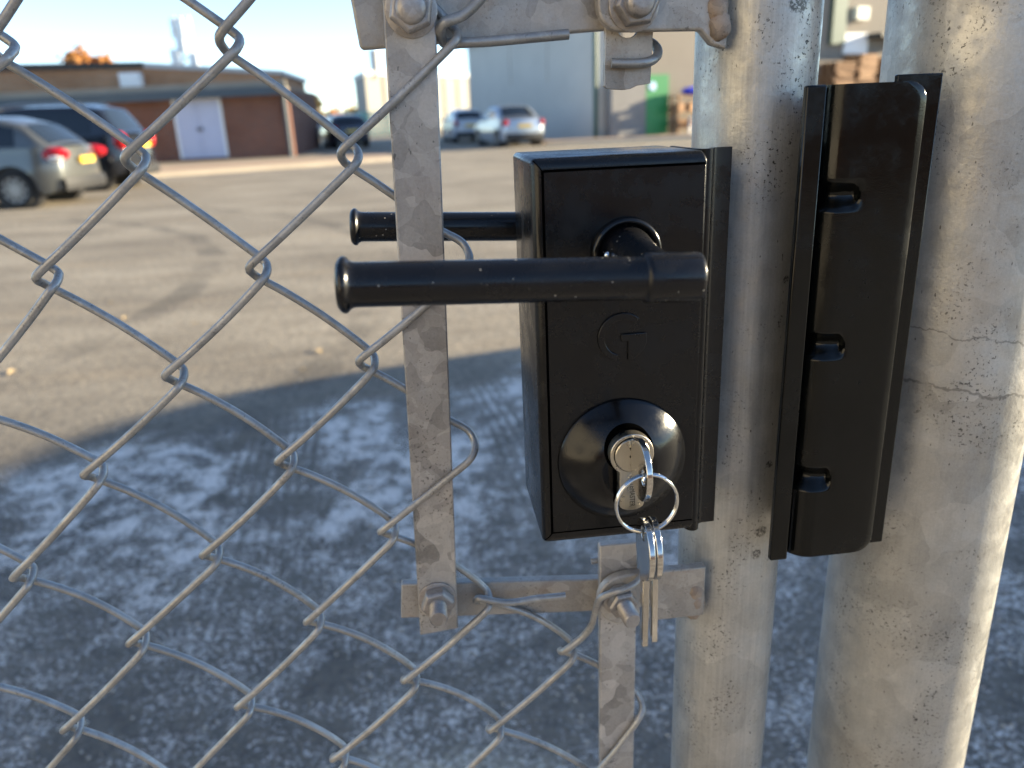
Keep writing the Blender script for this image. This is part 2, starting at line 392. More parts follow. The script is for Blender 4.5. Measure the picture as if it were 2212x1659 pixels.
def slab(name, pts, z0, z1, mat, parent=None, label=None):
    o = MB().prismz([(p[0], p[1]) for p in pts], z0, z1).build(name, mat, parent, smooth=0)
    return tag(o, label=label, kind='structure')
a, b_ = gnd(330, 384), gnd(860, 347)
dirv = (b_-a).normalized(); L0 = a - dirv*14; back = Vector((-dirv.y, dirv.x, 0))
slab("pavement", [L0+back*.14, b_+back*.14, b_+back*2.6+dirv*.6, L0+back*9.0], -.02, .104, M['pave'], label="strip of tan pavement in front of the brick garage")
slab("kerb", [L0, b_, b_+back*.138, L0+back*.138], -.02, .11, M['kerb'], label="pale kerb edging the garage pavement")
a2, b2 = gnd(1180, 312.5), gnd(1520, 297)
d2 = (b2-a2).normalized(); bk2 = Vector((-d2.y, d2.x, 0))
slab("pavement", [a2+bk2*.142, b2+d2*16+bk2*.142, b2+d2*16+bk2*2.1, a2+bk2*2.1], -.02, .104, M['pave'], label="strip of tan pavement in front of the beige warehouse")
slab("kerb", [a2, b2+d2*16, b2+d2*16+bk2*.14, a2+bk2*.14], -.02, .11, M['kerb'], label="pale kerb edging the warehouse pavement")

# ---------------------------------------------------------------- buildings
def brick_mat(name, c1, c2, mort, sc=1.0, rough=.9):
    t = NT(name); q = t.n("ShaderNodeTexBrick"); s_ = t.sep(t.pos)
    cx = t.n("ShaderNodeCombineXYZ"); t.l(t.math('ADD', s_[0], s_[1]), cx.inputs[0]); t.l(s_[2], cx.inputs[1])
    t.l(cx.outputs[0], q.inputs["Vector"]); q.inputs["Color1"].default_value = (*c1, 1); q.inputs["Color2"].default_value = (*c2, 1); q.inputs["Mortar"].default_value = (*mort, 1)
    q.inputs["Scale"].default_value = sc; q.inputs["Brick Width"].default_value = .225; q.inputs["Row Height"].default_value = .075; q.inputs["Mortar Size"].default_value = .011
    v = t.noise(t.pos, .9, 5, .6); col = t.mix(t.math('MULTIPLY', t.ramp(v, .4, .75), .55), q.outputs[0], tuple(c*.55 for c in c1))
    t.P(col=col, rough=rough, normal=t.bump(q.outputs["Fac"], -.012, .6)); return t.m
M['brick'] = brick_mat("red_brown_brick", (.25, .085, .045), (.18, .065, .04), (.17, .14, .12))
M['brickup'] = brick_mat("tan_brick", (.46, .20, .085), (.36, .155, .065), (.42, .34, .25))
M['brickyard'] = brick_mat("weathered_brick", (.22, .095, .06), (.16, .07, .05), (.2, .17, .14))
M['fascia'] = simple("blue_grey_fascia", (.055, .075, .095), .5)
M['ledge'] = simple("weathered_ledge", (.25, .225, .19), .85, var=.3, sc=1.5)
M['copingdk'] = simple("dark_coping", (.05, .045, .04), .8, var=.4)
M['copinglt'] = simple("pale_metal_coping", (.42, .42, .42), .5)
M['doorp'] = simple("shade_tinted_door_paint", (.50, .52, .66), .5, var=.05)  # white door; the bluish cast of its shade is put into the colour
M['white'] = simple("white_paint", (.80, .80, .80), .5, var=.05)
M['cream'] = simple("cream_cladding", (.22, .213, .195), .7, var=.06)
M['render'] = simple("grey_render", (.52, .49, .44), .85, var=.14, sc=.8)
M['beige'] = simple("beige_render", (.235, .205, .175), .9, var=.14, sc=.6)
M['block'] = simple("grey_blockwork", (.22, .21, .205), .9, var=.2, sc=1.0)
M['greenpaint'] = simple("green_door_paint", (.018, .22, .065), .45, var=.08)
M['pipegreen'] = simple("dark_green_pipe", (.03, .075, .055), .45)
M['darkmetal'] = simple("dark_metal", (.02, .02, .022), .5)
M['timber'] = simple("weathered_pallet_wood", (.30, .17, .09), .85, var=.45, sc=4)
M['glass'] = simple("dark_glass", (.012, .016, .02), .06, var=.05, spec=.6)
M['teal'] = simple("teal_fence_paint", (.06, .33, .34), .5)
M['bluetarp'] = simple("blue_tarpaulin", (.03, .05, .55), .5, var=.2, sc=6)
M['orangep'] = simple("orange_plastic", (.75, .28, .06), .5)
M['steel'] = simple("mast_steel", (.45, .47, .5), .5, .3)
M['lamp'] = simple("flood_lamp_housing", (.75, .72, .6), .4)

GY = 31.5
def gx(x, y): return at(x, y, GY)
XR = gx(628, 270).x
gar = empty("brick_garage", (XR-8, GY, 0), "long single-storey brick garage with pale double door and sloping blue-grey canopy", "building")
cz0, cz1 = gx(0, 234).z, gx(600, 204).z; cxa, cxb = gx(0, 234).x, gx(600, 203).x
def canz(x): return cz0 + (cz1-cz0)*(x-cxa)/(cxb-cxa)
XL = cxa-10
MB().prism([(XL, 0), (XR, 0), (XR, canz(XR)+.15), (XL, canz(XL)+.15)], GY, GY+9).build("wall", M['brick'], gar, smooth=0)
MB().prism([(XL, canz(XL)-.02), (XR+.05, canz(XR)-.02), (XR+.05, canz(XR)+.27), (XL, canz(XL)+.27)], GY-.55, GY-.40).build("fascia", M['fascia'], gar, smooth=0)
MB().prism([(XL, canz(XL)+.16), (XR+.03, canz(XR)+.16), (XR+.03, canz(XR)+.25), (XL, canz(XL)+.25)], GY-.395, GY+9).build("canopy_roof", M['ledge'], gar, smooth=0)
MB().prism([(XL, canz(XL)+.275), (XR+.05, canz(XR)+.275), (XR+.05, canz(XR)+.50), (XL, canz(XL)+.47)], GY-.40, GY-.20).build("roof_ledge", M['ledge'], gar, smooth=0)
uy = GY+1.2
def U(x, y): return at(x, y, uy)
uTL, uTM, uTR = U(0, 148), U(312, 147), U(606, 162)
MB().prism([(XL, 1.0), (uTR.x, 1.0), (uTR.x, uTR.z), (uTM.x, uTM.z), (XL, uTL.z+.2)], uy, uy+7).build("upper_wall", M['brickup'], gar, smooth=0)
cT = U(310, 134)
MB().prism([(XL, uTL.z), (uTM.x, uTM.z), (uTM.x, cT.z), (XL, uTL.z+.3)], uy-.12, uy+7.1).build("coping", M['copingdk'], gar, smooth=0)
e0, e1 = U(312, 135), U(612, 152)
MB().prism([(uTM.x+.01, uTM.z), (uTR.x+.15, uTR.z), (e1.x, e1.z), (uTM.x+.01, e0.z)], uy-.10, uy+7.05).build("roof_edge", M['copinglt'], gar, smooth=0)
# double door: frame, two leaves with raised panels, handle
xa, xb, zt = gx(387, 285).x, gx(481, 281).x, gx(413, 216).z
fr = MB().box(xa-.09, xa, GY-.06, GY-.003, 0.1, zt+.1); fr.box(xb, xb+.09, GY-.06, GY-.003, 0.1, zt+.1); fr.box(xa, xb, GY-.06, GY-.003, zt, zt+.1)
fr.build("door_frame", M['white'], gar, smooth=0)
xm = (xa+xb)/2
for (p0, p1) in ((xa+.005, xm-.006), (xm+.006, xb-.005)):
    d = MB().box(p0, p1, GY-.045, GY-.004, .1, zt-.005).build("door", M['doorp'], gar, smooth=0)
    hh = (zt-.25)/2
    for q in range(2):
        MB().box(p0+.14, p1-.14, GY-.06, GY-.046, .25+q*hh, .13+(q+1)*hh).build("door_panel", M['doorp'], d, smooth=0)
    MB().box(xm-.08 if p0 < xm-.1 else xm+.04, xm-.04 if p0 < xm-.1 else xm+.08, GY-.10, GY-.046, 1.05, 1.2).build("handle", M['darkmetal'], d, smooth=0)
v0, v1 = at(266, 190, uy-.2), at(304, 157, uy-.2)
vb = MB().box(v0.x, v1.x, uy-.5, uy-.001, v0.z, v1.z).build("wall_cabinet", M['white'], gar, bevel=.03)
MB().box(v0.x+.08, v1.x-.08, uy-.515, uy-.502, v0.z+.08, v1.z-.08).build("cabinet_door", M['white'], vb)
MB().cyl((XR-.12, GY-.1, 0), (XR-.12, GY-.1, canz(XR)-.02), .075, seg=10).build("downpipe", M['fascia'], gar)  # dark colour stands in for shade that does not reach the pipe

# grey render shed, corner at K; its left wall recedes to the left and stays in shade
K = Vector((7.6, 33.2, 0)); Lw = Vector((3.05, 43.6, 0)); Rd = Vector((.945, .327, 0)).normalized(); Ld = (Lw-K).normalized()
Rw = K + Rd*24
shed = empty("grey_rendered_shed", K, "pale grey rendered shed with a light roof edge behind the silver saloon", "building")
HS = 4.5
p4 = [K, K+Rd*2.2, Lw+Rd*2.2+Ld*0, Lw]
MB().prismz([(q.x, q.y) for q in [K, K+Rd*9, Lw+Rd*9, Lw]], 0, HS).build("wall", M['render'], shed, smooth=0)
nl = Vector((Ld.y, -Ld.x, 0)); nl = -nl if nl.x > 0 else nl
MB().prismz([(q.x, q.y) for q in [K+nl*.15-Ld*.15, K+Rd*8.9-Ld*.15, Lw+Rd*8.9+Ld*.2, Lw+nl*.15+Ld*.2]], HS+.003, HS+.28).build("roof_edge", M['copinglt'], shed, smooth=0)
pp = K+nl*.09+Ld*.05
MB().cyl((pp.x, pp.y, 0), (pp.x, pp.y, HS-.01), .10, seg=10).build("corner_pipe", M['pipegreen'], shed)
for (f0, f1) in ((.62, .66), (.33, .345)):                          # stain boards / vertical joint strips on the left wall
    q0, q1 = K.lerp(Lw, f0), K.lerp(Lw, f1)
    MB().prismz([(q.x, q.y) for q in [q0+nl*.002, q0+nl*.03, q1+nl*.03, q1+nl*.002]], 2.5, HS-.05).build("cover_strip", M['render'], shed, smooth=0)
# beige warehouse to the right, facing the low sun at a glance
nr = Vector((Rd.y, -Rd.x, 0))
wh = empty("beige_warehouse", K+Rd*8, "tall beige rendered warehouse wall seen between the posts", "building")
B0 = K+Rd*1.0+nr*.25; B1 = K+Rd*26+nr*.25; bkd = -nr*14
MB().prismz([(q.x, q.y) for q in [B0, B1, B1+bkd, B0+Rd*0+bkd]], HS*0, 9.5).build("wall", M['beige'], wh, smooth=0)
def onwall(x, y, out=.05):                                        # point where a line of sight meets the warehouse wall
    d = ray(x, y); o = B0+nr*out; t_ = (o-CAM).dot(nr)/d.dot(nr); return CAM+d*t_
def wallbox(name, x0, y0, x1, y1, depth, mat, parent, out=.003, z=None, **k):
    a_, c_ = onwall(x0, y0, out), onwall(x1, y1, out); zz = z or (c_.z, a_.z)
    q = [a_, c_, c_+nr*depth, a_+nr*depth]
    return MB().prismz([(v.x, v.y) for v in q], min(zz), max(zz)).build(name, mat, parent, smooth=0, **k)
low = wallbox("lean_to", 1312, 176, 1384, 290, .35, M['block'], wh, z=(0, onwall(1345, 176).z))
gd = wallbox("green_door", 1388, 162, 1433, 290, .30, M['greenpaint'], wh, z=(.1, onwall(1410, 162).z))
sg = onwall(1410, 186, .31)
MB().cyl(sg, sg+nr*.02, .17, seg=20).build("round_sign", simple("pale_blue_round_sign", (.55, .68, .95), .4, var=.05), gd)
wallbox("drainpipe", 1801, -60, 1817, 96, .22, M['pipegreen'], wh)
wallbox("awning", 1868, 74, 1990, 84, 1.0, M['darkmetal'], wh)
fl = wallbox("flood_light", 1841, 16, 1864, 44, .35, M['lamp'], wh)
sn = wallbox("white_board", 1822, 72, 1868, 116, .12, M['white'], wh)

# cream industrial building far behind, its right-hand face in the sun
cr = empty("cream_industrial_building", (-2, 70, 0), "distant cream clad building with a roof chimney behind the flat bar", "building")
A0 = at(795, 240, 70); 
fa = Vector((math.sin(R(128)), math.cos(R(128)), 0)); al = Vector((-fa.y, fa.x, 0)); al = al if al.x > 0 else -al
c0 = Vector((A0.x, A0.y, 0)); c1 = c0 + al*22; lf = Vector((math.sin(R(-9.5)), math.cos(R(-9.5)), 0)); c3 = c0 + lf*9
top = at(795, 162, 70).z
MB().prismz([(q.x, q.y) for q in [c0, c1, c1+lf*9, c3]], 0, top).build("wall", M['cream'], cr, smooth=0)
MB().prismz([(q.x, q.y) for q in [c0+fa*.15-al*.15, c1+fa*.15+al*.15, c1+lf*9.15+al*.15, c3-al*.15+lf*.15]], top+.003, top+.35).build("roof_edge", M['copinglt'], cr, smooth=0)
for k in range(1, 9):
    q0 = c0+al*(2.2*k)
    MB().prismz([(q.x, q.y) for q in [q0+fa*.002, q0+fa*.12, q0+al*.25+fa*.12, q0+al*.25+fa*.002]], 0, top-.02).build("cladding_rib", M['cream'], cr, smooth=0)
ch = at(812, 160, 72)
MB().cyl((ch.x, 72, top), (ch.x, 72, at(812, 108, 72).z), .38, seg=12).build("chimney", M['copinglt'], cr)
MB().cyl((ch.x+1.2, 71, top), (ch.x+1.2, 71, at(812, 120, 72).z), .14, seg=8).build("flue_pipe", M['copinglt'], cr)
# teal palisade fence in front of it
f0, f1 = gnd(772, 297), gnd(850, 293)
fo = empty("teal_palisade_fence", f0, "teal palisade fence beside the dark car in the distance", "fence")
for k in range(26):
    q = f0.lerp(f1, k/25*1.6); MB().box(q.x-.05, q.x+.05, q.y-.02, q.y+.02, 0, 1.75).build("pale", M['teal'], fo, smooth=0)
for zz in (.4, 1.4):
    q0, q1 = f0, f0.lerp(f1, 1.62); MB().cyl((q0.x, q0.y+.05, zz), (q1.x, q1.y+.05, zz), .025, seg=6).build("rail", M['teal'], fo)
# telecom mast far behind the garage
MD = 95
m0, m1, m2 = at(409, 150, MD), at(408, 82, MD), at(404, 36, MD)
ma = empty("telecom_mast", (m0.x, MD, 0), "white telecom mast with panel antennas rising behind the garage roof", "mast")
for sx, sy in ((-.9, -.9), (.9, -.9), (.9, .9), (-.9, .9)):
    MB().cyl((m0.x+sx, MD+sy, 0), (m0.x+sx*.6, MD+sy*.6, m2.z), .12, seg=6).build("leg", M['steel'], ma)
lt = MB(); zz = 1.0
while zz < m2.z-1:
    for sx in (-1, 1):
        lt.cyl((m0.x-.85*sx, MD-.8, zz), (m0.x+.8*sx, MD-.8, zz+1.6), .06, seg=5)
    zz += 1.6
lt.build("lattice", M['steel'], ma)
for k, (dx, dy) in enumerate(((-.75, -.5), (.05, -1.0), (.75, -.4))):
    MB().box(m0.x+dx-.28, m0.x+dx+.28, MD+dy-.2, MD+dy+.1, m1.z, m2.z-.2+.1*k).build("panel_antenna", M['white'], ma, bevel=.05)
for k, (dx, z_) in enumerate(((-1.0, .35), (.9, .2), (-.2, .75))):
    MB().box(m0.x+dx-.45, m0.x+dx+.45, MD-1.2, MD-.9, m0.z+(m1.z-m0.z)*z_-.7, m0.z+(m1.z-m0.z)*z_+.9).build("radio_unit", M['white'], ma, bevel=.05)

# unseen wall shaped to cast the yard's shade; added low wall behind the camera
bw = empty("shade_wall", (6.1, 3, 0), "unseen brick wall with a pale coping, shaped to shade the yard from the right", "wall")
def strip_wall(pts, th, z0, z1):
    P_ = [Vector(p) for p in pts]; n_ = []
    for i in range(len(P_)):
        d = (P_[min(i+1, len(P_)-1)]-P_[max(i-1, 0)]).normalized(); n_.append(Vector((d.y, -d.x)))
    mb = MB()
    for i in range(len(P_)-1):
        q = [P_[i], P_[i+1], P_[i+1]+n_[i+1]*th, P_[i]+n_[i]*th]
        mb.prismz([(v.x, v.y) for v in q], z0, z1)
    return mb
WPL = [(5.98, .6), (6.0, 2.2), (6.06, 3.36), (6.2, 3.63), (6.46, 3.90), (6.8, 4.12), (7.4, 4.32), (8.2, 4.52), (10.5, 5.14)]
strip_wall(WPL, .22, 0, 1.58).build("wall", M['brickyard'], bw, smooth=0)
strip_wall([(x-.03, y+.0) for x, y in WPL], .28, 1.583, 1.66).build("coping", M['ledge'], bw, smooth=0)
hb = empty("added_low_wall", (-3, -9, 0), "added low red brick wall, unseen behind the camera", "wall")  # added unseen wall, kept low so sky light fills the gate
MB().box(-18, 10, -9.23, -9, 0, 1.9).build("wall", M['brickyard'], hb, smooth=0)
MB().box(-18, 10, -9.28, -8.95, 1.903, 1.98).build("coping", M['ledge'], hb, smooth=0)

M['sandstone'] = simple("warm_bounce_render", (.36, .33, .285), .9, var=.12, sc=.7)  # added, unseen house; its sunny side bounces warm light onto the gate
hs_ = empty("bounce_house", (-9, -5, 0), "added sandstone rendered house, unseen at the left, bouncing sunlight onto the gate", "house")
MB().box(-12.5, -5.6, -13, -1.3, 0, 5.6).build("wall", M['sandstone'], hs_, smooth=0)
MB().prism([(-12.9, 5.603), (-5.2, 5.603), (-9.05, 8.2)], -13.3, -1.0).build("roof", M['copingdk'], hs_, smooth=0)
for y in (-11, -7.5, -4):
    wf = MB().box(-5.598, -5.53, y, y+1.1, 1.0, 2.4).build("window_frame", M['white'], hs_, smooth=0)
    MB().box(-5.528, -5.52, y+.08, y+1.02, 1.08, 2.32).build("pane", M['glass'], wf, smooth=0)

# ---------------------------------------------------------------- trees
def leafmat(name, c):
    t = NT(name); o = t.n("ShaderNodeObjectInfo"); f = t.noise(t.pos, 1.3, 3)
    t.P(col=t.mix(f, tuple(x*.6 for x in c), tuple(min(1, x*1.35) for x in c)), rough=.7, spec=.2); return t.m
M['bark'] = simple("bark", (.09, .065, .05), .9, var=.3, sc=4)
M['autumn'] = leafmat("autumn_leaves", (.42, .19, .06)); M['gold'] = leafmat("golden_leaves", (.46, .28, .08)); M['olive'] = leafmat("olive_leaves", (.11, .11, .05))
def tree(base, h, cr, mat, label, n=1500, seed=1, leaf=.22, group=None, squash=1.0):
    rnd = random.Random(seed); t = empty("autumn_tree", base, label, "tree", group)
    b0 = Vector(base); tr = MB(); tr.tube([b0, b0+Vector((.1, 0, h*.3)), b0+Vector((-.05, .1, h*.62))], [h*.028, h*.022, h*.012], 7)
    limbs = []
    for k in range(7):
        a = k*2.4; z = h*(.3+.05*k); e = b0+Vector((math.cos(a)*cr*.7, math.sin(a)*cr*.7, z+h*.22)); limbs.append(e)
        tr.tube([b0+Vector((0, 0, z)), b0.lerp(e, .5)+Vector((0, 0, z*.55)), e], [h*.012, h*.008, h*.003], 5)
    tr.build("trunk", M['bark'], t)
    c = MB(); cl = []
    for k in range(16):
        d = Vector((rnd.gauss(0, 1), rnd.gauss(0, 1), rnd.gauss(0, .8))).normalized()*rnd.uniform(.25, .8)
        cl.append((b0+Vector((d.x*cr, d.y*cr, h-cr*squash*1.05+d.z*cr*squash)), cr*rnd.uniform(.28, .45)))
    for i in range(n):
        q, rr = rnd.choice(cl); p = q+Vector((rnd.gauss(0, .55), rnd.gauss(0, .55), rnd.gauss(0, .5)))*rr
        u = Vector((rnd.uniform(-1, 1), rnd.uniform(-1, 1), rnd.uniform(-1, 1))).normalized(); v = u.orthogonal().normalized(); s_ = leaf*rnd.uniform(.6, 1.5)
        c.add([p-u*s_-v*s_*.6, p+u*s_-v*s_*.6, p+u*s_*.7+v*s_*.7, p-u*s_*.7+v*s_*.7], [(0, 1, 2, 3)])
    c.build("crown", mat, t, smooth=0)
    return t
def tree_at(x, ytop, D, width_px, *a, **k):
    T = at(x, ytop, D); tree((T.x, D, 0), T.z, width_px/2*D/FPX, *a, **k)
tree_at(185, 92, 62, 98, M['autumn'], "rounded orange tree showing above the dark end of the garage roof", n=4200, seed=3, leaf=.15)
tree_at(652, 182, 70, 62, M['gold'], "slim golden tree just right of the garage end", seed=5, leaf=.25, squash=1.8)
for k, (x, yt, D, wd, mt, lb) in enumerate((
        (700, 232, 150, 70, M['autumn'], "low orange tree on the skyline nearest the golden tree"),
        (742, 240, 170, 60, M['olive'], "dull olive tree low on the skyline above the dark car"),
        (772, 228, 160, 50, M['gold'], "pale gold tree on the skyline beside the cream building"))):
    tree_at(x, yt, D, wd, mt, lb, n=900, seed=20+k, leaf=.5)

# ---------------------------------------------------------------- cars
def paint(name, col, metal=.3, rough=.28):
    t = NT(name); t.P(col=t.mix(t.noise(t.obj, 2, 3), tuple(c*.93 for c in col), col), metal=metal, rough=rough, coat=.7, coatr=.06); return t.m
M['tyre'] = simple("tyre_rubber", (.018, .018, .018), .8)
M['rim'] = simple("alloy_rim", (.30, .30, .31), .35, .8)
M['taillight'] = simple("red_tail_lamp", (.42, .012, .018), .12, var=.1)
M['plateyellow'] = simple("yellow_plate", (.75, .48, .05), .4, var=.05)
M['trim'] = simple("black_trim", (.02, .02, .022), .55)
def sstep(a, b, x): t = max(0, min(1, (x-a)/(b-a))); return t*t*(3-2*t)
def interp(tab, x):
    if x <= tab[0][0]: return tab[0][1]
    for (a, va), (b, vb_) in zip(tab, tab[1:]):
        if x <= b: t = (x-a)/(b-a); return va+(vb_-va)*t
    return tab[-1][1]
def car(name, label, loc, az, pm, L=4.3, W=1.8, H=1.5, rw=.32, kind='hatch', rails=False, group=None, rear_mat=None):
    root = empty(name, loc, label, "car", group, rz=R(90)-az); OFF[root] = None
    h2 = L/2; xr, xf = -h2+.78, h2-.86; Ra = rw+.075; sill = .2 if kind != 'suv' else .27
    belt = {'hatch': .93, 'suv': 1.06, 'sedan': .93}[kind]
    if kind == 'sedan': top = [(-h2, belt+.04), (-h2+.95, belt+.1), (.55, belt+.02), (1.0, belt), (h2-.15, belt-.24), (h2, belt-.36)]
    else: top = [(-h2, belt+.03), (-h2+.3, belt+.06), (.5, belt+.02), (1.0, belt), (h2-.15, belt-.22), (h2, belt-.34)]
    def zb(x):
        z = sill + .08*sstep(h2-.4, h2, abs(x))
        for c in (xr, xf):
            if abs(x-c) < Ra: z = max(z, rw+math.sqrt(Ra*Ra-(x-c)**2))
        return z
    def zt(x): return interp(top, x)
    def hw(x, z):
        t = max(0, (abs(x)-(h2-.5))/.5); f = 1-.20*t**2.5
        f *= interp([(0, .93), (.35, .985), (.6, 1.0), (belt, .955), (belt+.2, .94)], z); return W/2*f
    xs = set(-h2+i*L/40 for i in range(41))
    for c in (xr, xf):
        for k in range(-8, 9): xs.add(c+Ra*math.sin(k/8*math.pi/2)*.9999)
    xs = sorted(xs); n = 7; side = []
    for x in xs:
        a, b = zb(x), zt(x); col = []
        for j in range(n+1):
            z = a+(b-a)*j/n; xx = x
            e = max(0, (abs(x)-(h2-.12))/.12)
            xx -= math.copysign(1, x)*e*(.10*max(0, (z-.62)/.4)**2*(1 if x > 0 else .55)+.05*max(0, (.45-z)/.3))
            col.append(Vector((xx, hw(x, z), z)))
        side.append(col)
    B = MB(); B.grid(side); B.mirror_y()
    def deckrow(p):
        return [Vector((p.x, p.y*v, p.z+.035*(1-v*v))) for v in (-1, -.96, -.7, -.35, 0, .35, .7, .96, 1)]
    B.grid([deckrow(c[-1]) for c in side])
    for c in (side[0], side[-1]):
        sg_ = -1 if c is side[0] else 1
        B.grid([[Vector((p.x+sg_*.10*(1-v*v), p.y*v, p.z+(.035*(1-v*v) if p is c[-1] else 0))) for v in (-1, -.96, -.7, -.35, 0, .35, .7, .96, 1)] for p in c])
    B.grid([[Vector((c[0].x, c[0].y*v, max(sill, min(c[0].z, sill+.05)))) for v in (-.9, .9)] for c in side])
    body = B.build("body", pm, root, local=True, smooth=50, weld=True)
    # glasshouse
    if kind == 'sedan': roof = [(-1.62, belt+.10), (-.95, H-.06), (-.5, H), (.1, H-.01), (.45, H-.1), (1.15, belt+.0)]
    elif kind == 'suv': roof = [(-h2+.10, belt+.05), (-h2+.42, H-.10), (-h2+.8, H-.02), (-.3, H), (.25, H-.05), (1.05, belt+.0)]
    else: roof = [(-h2+.12, belt+.05), (-h2+.55, H-.14), (-h2+.95, H-.03), (-.3, H), (.15, H-.03), (.45, H-.15), (1.2, belt+.0)]
    x0, x1 = roof[0][0], roof[-1][0]
    def rz_(x): return interp(roof, x)
    def wtop(x): return W/2*(.74-.05*abs(x-.0)/h2)
    def wbase(x): return hw(x, zt(x))-.035
    def S(x, t, off=0.0, s=1):
        a, b = zt(x)-.03, rz_(x); f = (b-a)/(H-belt); z = a+(b-a)*t
        y = wbase(x)+(wtop(x)-wbase(x))*(min(1, t*f) if f < 1 else t)
        y -= .05*max(0, t-.82)/.18*(1 if f > .6 else .4)
        return Vector((x, s*(y+off), z+off*.3))
    def D(x, v, off=0.0):
        e = S(x, 1); dz = (rz_(x+.02)-rz_(x-.02))/.04; nx, nz = -dz/math.hypot(1, dz), 1/math.hypot(1, dz)
        return Vector((x+nx*off, e.y*v, e.z+.05*(1-v*v)+nz*off))
    gxs = [x0+(x1-x0)*i/40 for i in range(41)]
    Gm = MB(); Gm.grid([[S(x, t) for t in (0, .2, .5, .8, .9, 1)] for x in gxs]); Gm.mirror_y()
    Gm.grid([[D(x, v) for v in (-1, -.9, -.6, -.3, 0, .3, .6, .9, 1)] for x in gxs])
    Gm.build("cabin", pm, root, local=True, smooth=50, weld=True)
    xq = [x0+.5, -.42, .52, x1-.32] if kind != 'sedan' else [-1.05, -.35, .5, x1-.3]
    for s in (-1, 1):
        for i in range(3):
            a, b = xq[i]+.04, xq[i+1]-.04
            MB().grid([[S(a+(b-a)*u/8, .16+(.68)*t/4, .008, s) for t in range(5)] for u in range(9)]).build("side_window", M['glass'], root, local=True)
    ra, rb = (roof[0][0]+.05, roof[1][0]-.02)
    MB().grid([[D(ra+(rb-ra)*u/6, -.84+1.68*t/8, .010) for t in range(9)] for u in range(7)]).build("rear_window", M['glass'], root, local=True)
    fa_, fb = roof[-2][0]+.06, x1-.06
    MB().grid([[D(fa_+(fb-fa_)*u/6, -.86+1.72*t/8, .010) for t in range(9)] for u in range(7)]).build("windscreen", M['glass'], root, local=True)
    # wheels
    for xw in (xr, xf):
        for s in (-1, 1):
            yo = hw(xw, .5)-.012
            arch = MB().lathe((xw, s*(yo-.30), rw), (0, s, 0), [(Ra-.004, 0), (Ra-.004, .24)], 28).build("wheel_arch", M['trim'], root, local=True)
            wq = MB().lathe((xw, s*(yo-.2), rw), (0, s, 0), [(rw*.64, 0), (rw*.93, 0), (rw, .03), (rw, .17), (rw*.94, .2), (rw*.66, .205), (rw*.64, .17)], 32)
            tw = wq.build("wheel", M['tyre'], root, local=True)
            rm = MB().lathe((xw, s*(yo-.2), rw), (0, s, 0), [(rw*.60, .12), (rw*.62, .19), (rw*.645, .206), (rw*.67, .207), (rw*.67, .19)], 32, False)
            for k in range(10):
                an = 2*math.pi*k/10; c = Vector((xw+math.cos(an)*rw*.36, s*(yo-.012), rw+math.sin(an)*rw*.36))
                rm.obox(c, rw*.56, .02, .045, Matrix.Rotation(-an, 3, 'Y'))
            rm.lathe((xw, s*(yo-.03), rw), (0, s, 0), [(rw*.17, 0), (rw*.16, .03)], 14)
            rm.build("rim", M['rim'], tw, local=True)
    zl = belt-.06
    for s in (-1, 1):
        lx = -h2+.10; ly = hw(-h2+.1, zl)-.055
        MB().sphere((lx, s*ly, zl), .29 if kind == 'hatch' else .17, .13, .125 if kind != 'suv' else .20, 14, 10).build("tail_light", M['taillight'], root, local=True)
        if kind == 'hatch': MB().sphere((lx-.05, s*(ly+.02), zl-.05), .17, .115, .07, 12, 8).build("reversing_light", M['white'], root, local=True)
        MB().sphere((.72, s*(hw(.7, 1)+.09), belt+.09), .07, .11, .075, 10, 8).build("wing_mirror", pm, root, local=True)
        MB().sphere((h2-.16, s*(hw(h2-.16, .65)-.06), .66), .16, .09, .08, 12, 8).build("headlight", M['white'], root, local=True)
    MB().box(-h2-.145, -h2-.09, -.26, .26, .70 if kind != 'suv' else .85, .81 if kind != 'suv' else .96).build("number_plate", M['plateyellow'], root, local=True)
    bp = MB(); bp.grid([[Vector((-h2-.035-.10*(1-v*v)-.02*math.sin(u*math.pi/4), v*W*.425, .26+u*.055)) for v in (-1, -.7, -.35, 0, .35, .7, 1)] for u in range(5)])
    bp.build("bumper", M['trim'], root, local=True)
    if rails:
        for s in (-1, 1):
            MB().tube([(-h2+.75, s*W*.33, H-.03), (-h2+.85, s*W*.335, H+.05), (-.2, s*W*.345, H+.07), (.3, s*W*.345, H+.0)], .02, 6).build("roof_rail", M['rim'], root, local=True)
    return root
def place_car(x, y, off, name, label, az, pm, **k):
    g_ = gnd(x, y); return car(name, label, (g_.x+off[0], g_.y+off[1], 0), az, pm, **k)
P_grey = paint("grey_metallic_paint", (.115, .12, .118), .5, .3); P_black = paint("black_paint", (.012, .014, .02), .1, .22)
P_silver = paint("silver_paint", (.40, .44, .50), .45, .3); P_white = paint("white_car_paint", (.48, .52, .58), 0, .3); P_navy = paint("navy_paint", (.015, .02, .045), .1, .25); P_pale = paint("pale_cream_paint", (.75, .68, .5), 0, .3)
GRP = "cars parked round the yard"
place_car(45, 450, (-1.24, .80), "parked_car", "grey hatchback with a rounded tail, nearest car at the left of the yard", R(-86), P_grey, L=4.28, W=1.8, H=1.5, group=GRP)
place_car(215, 412, (-1.55, .90), "parked_car", "black estate-style SUV with roof rails parked behind the grey hatchback", R(-86), P_black, L=4.65, W=1.88, H=1.74, rw=.36, kind='suv', rails=True, group=GRP)
place_car(1118, 318, (-.1, 2.3), "parked_car", "silver saloon parked tail-on against the grey shed", R(-10), P_silver, L=4.5, W=1.76, H=1.47, kind='sedan', group=GRP)
place_car(985, 301, (0.2, -4.2), "parked_car", "small white hatchback partly hidden by the flat bar", R(-6), P_white, L=4.0, W=1.7, H=1.46, group=GRP)
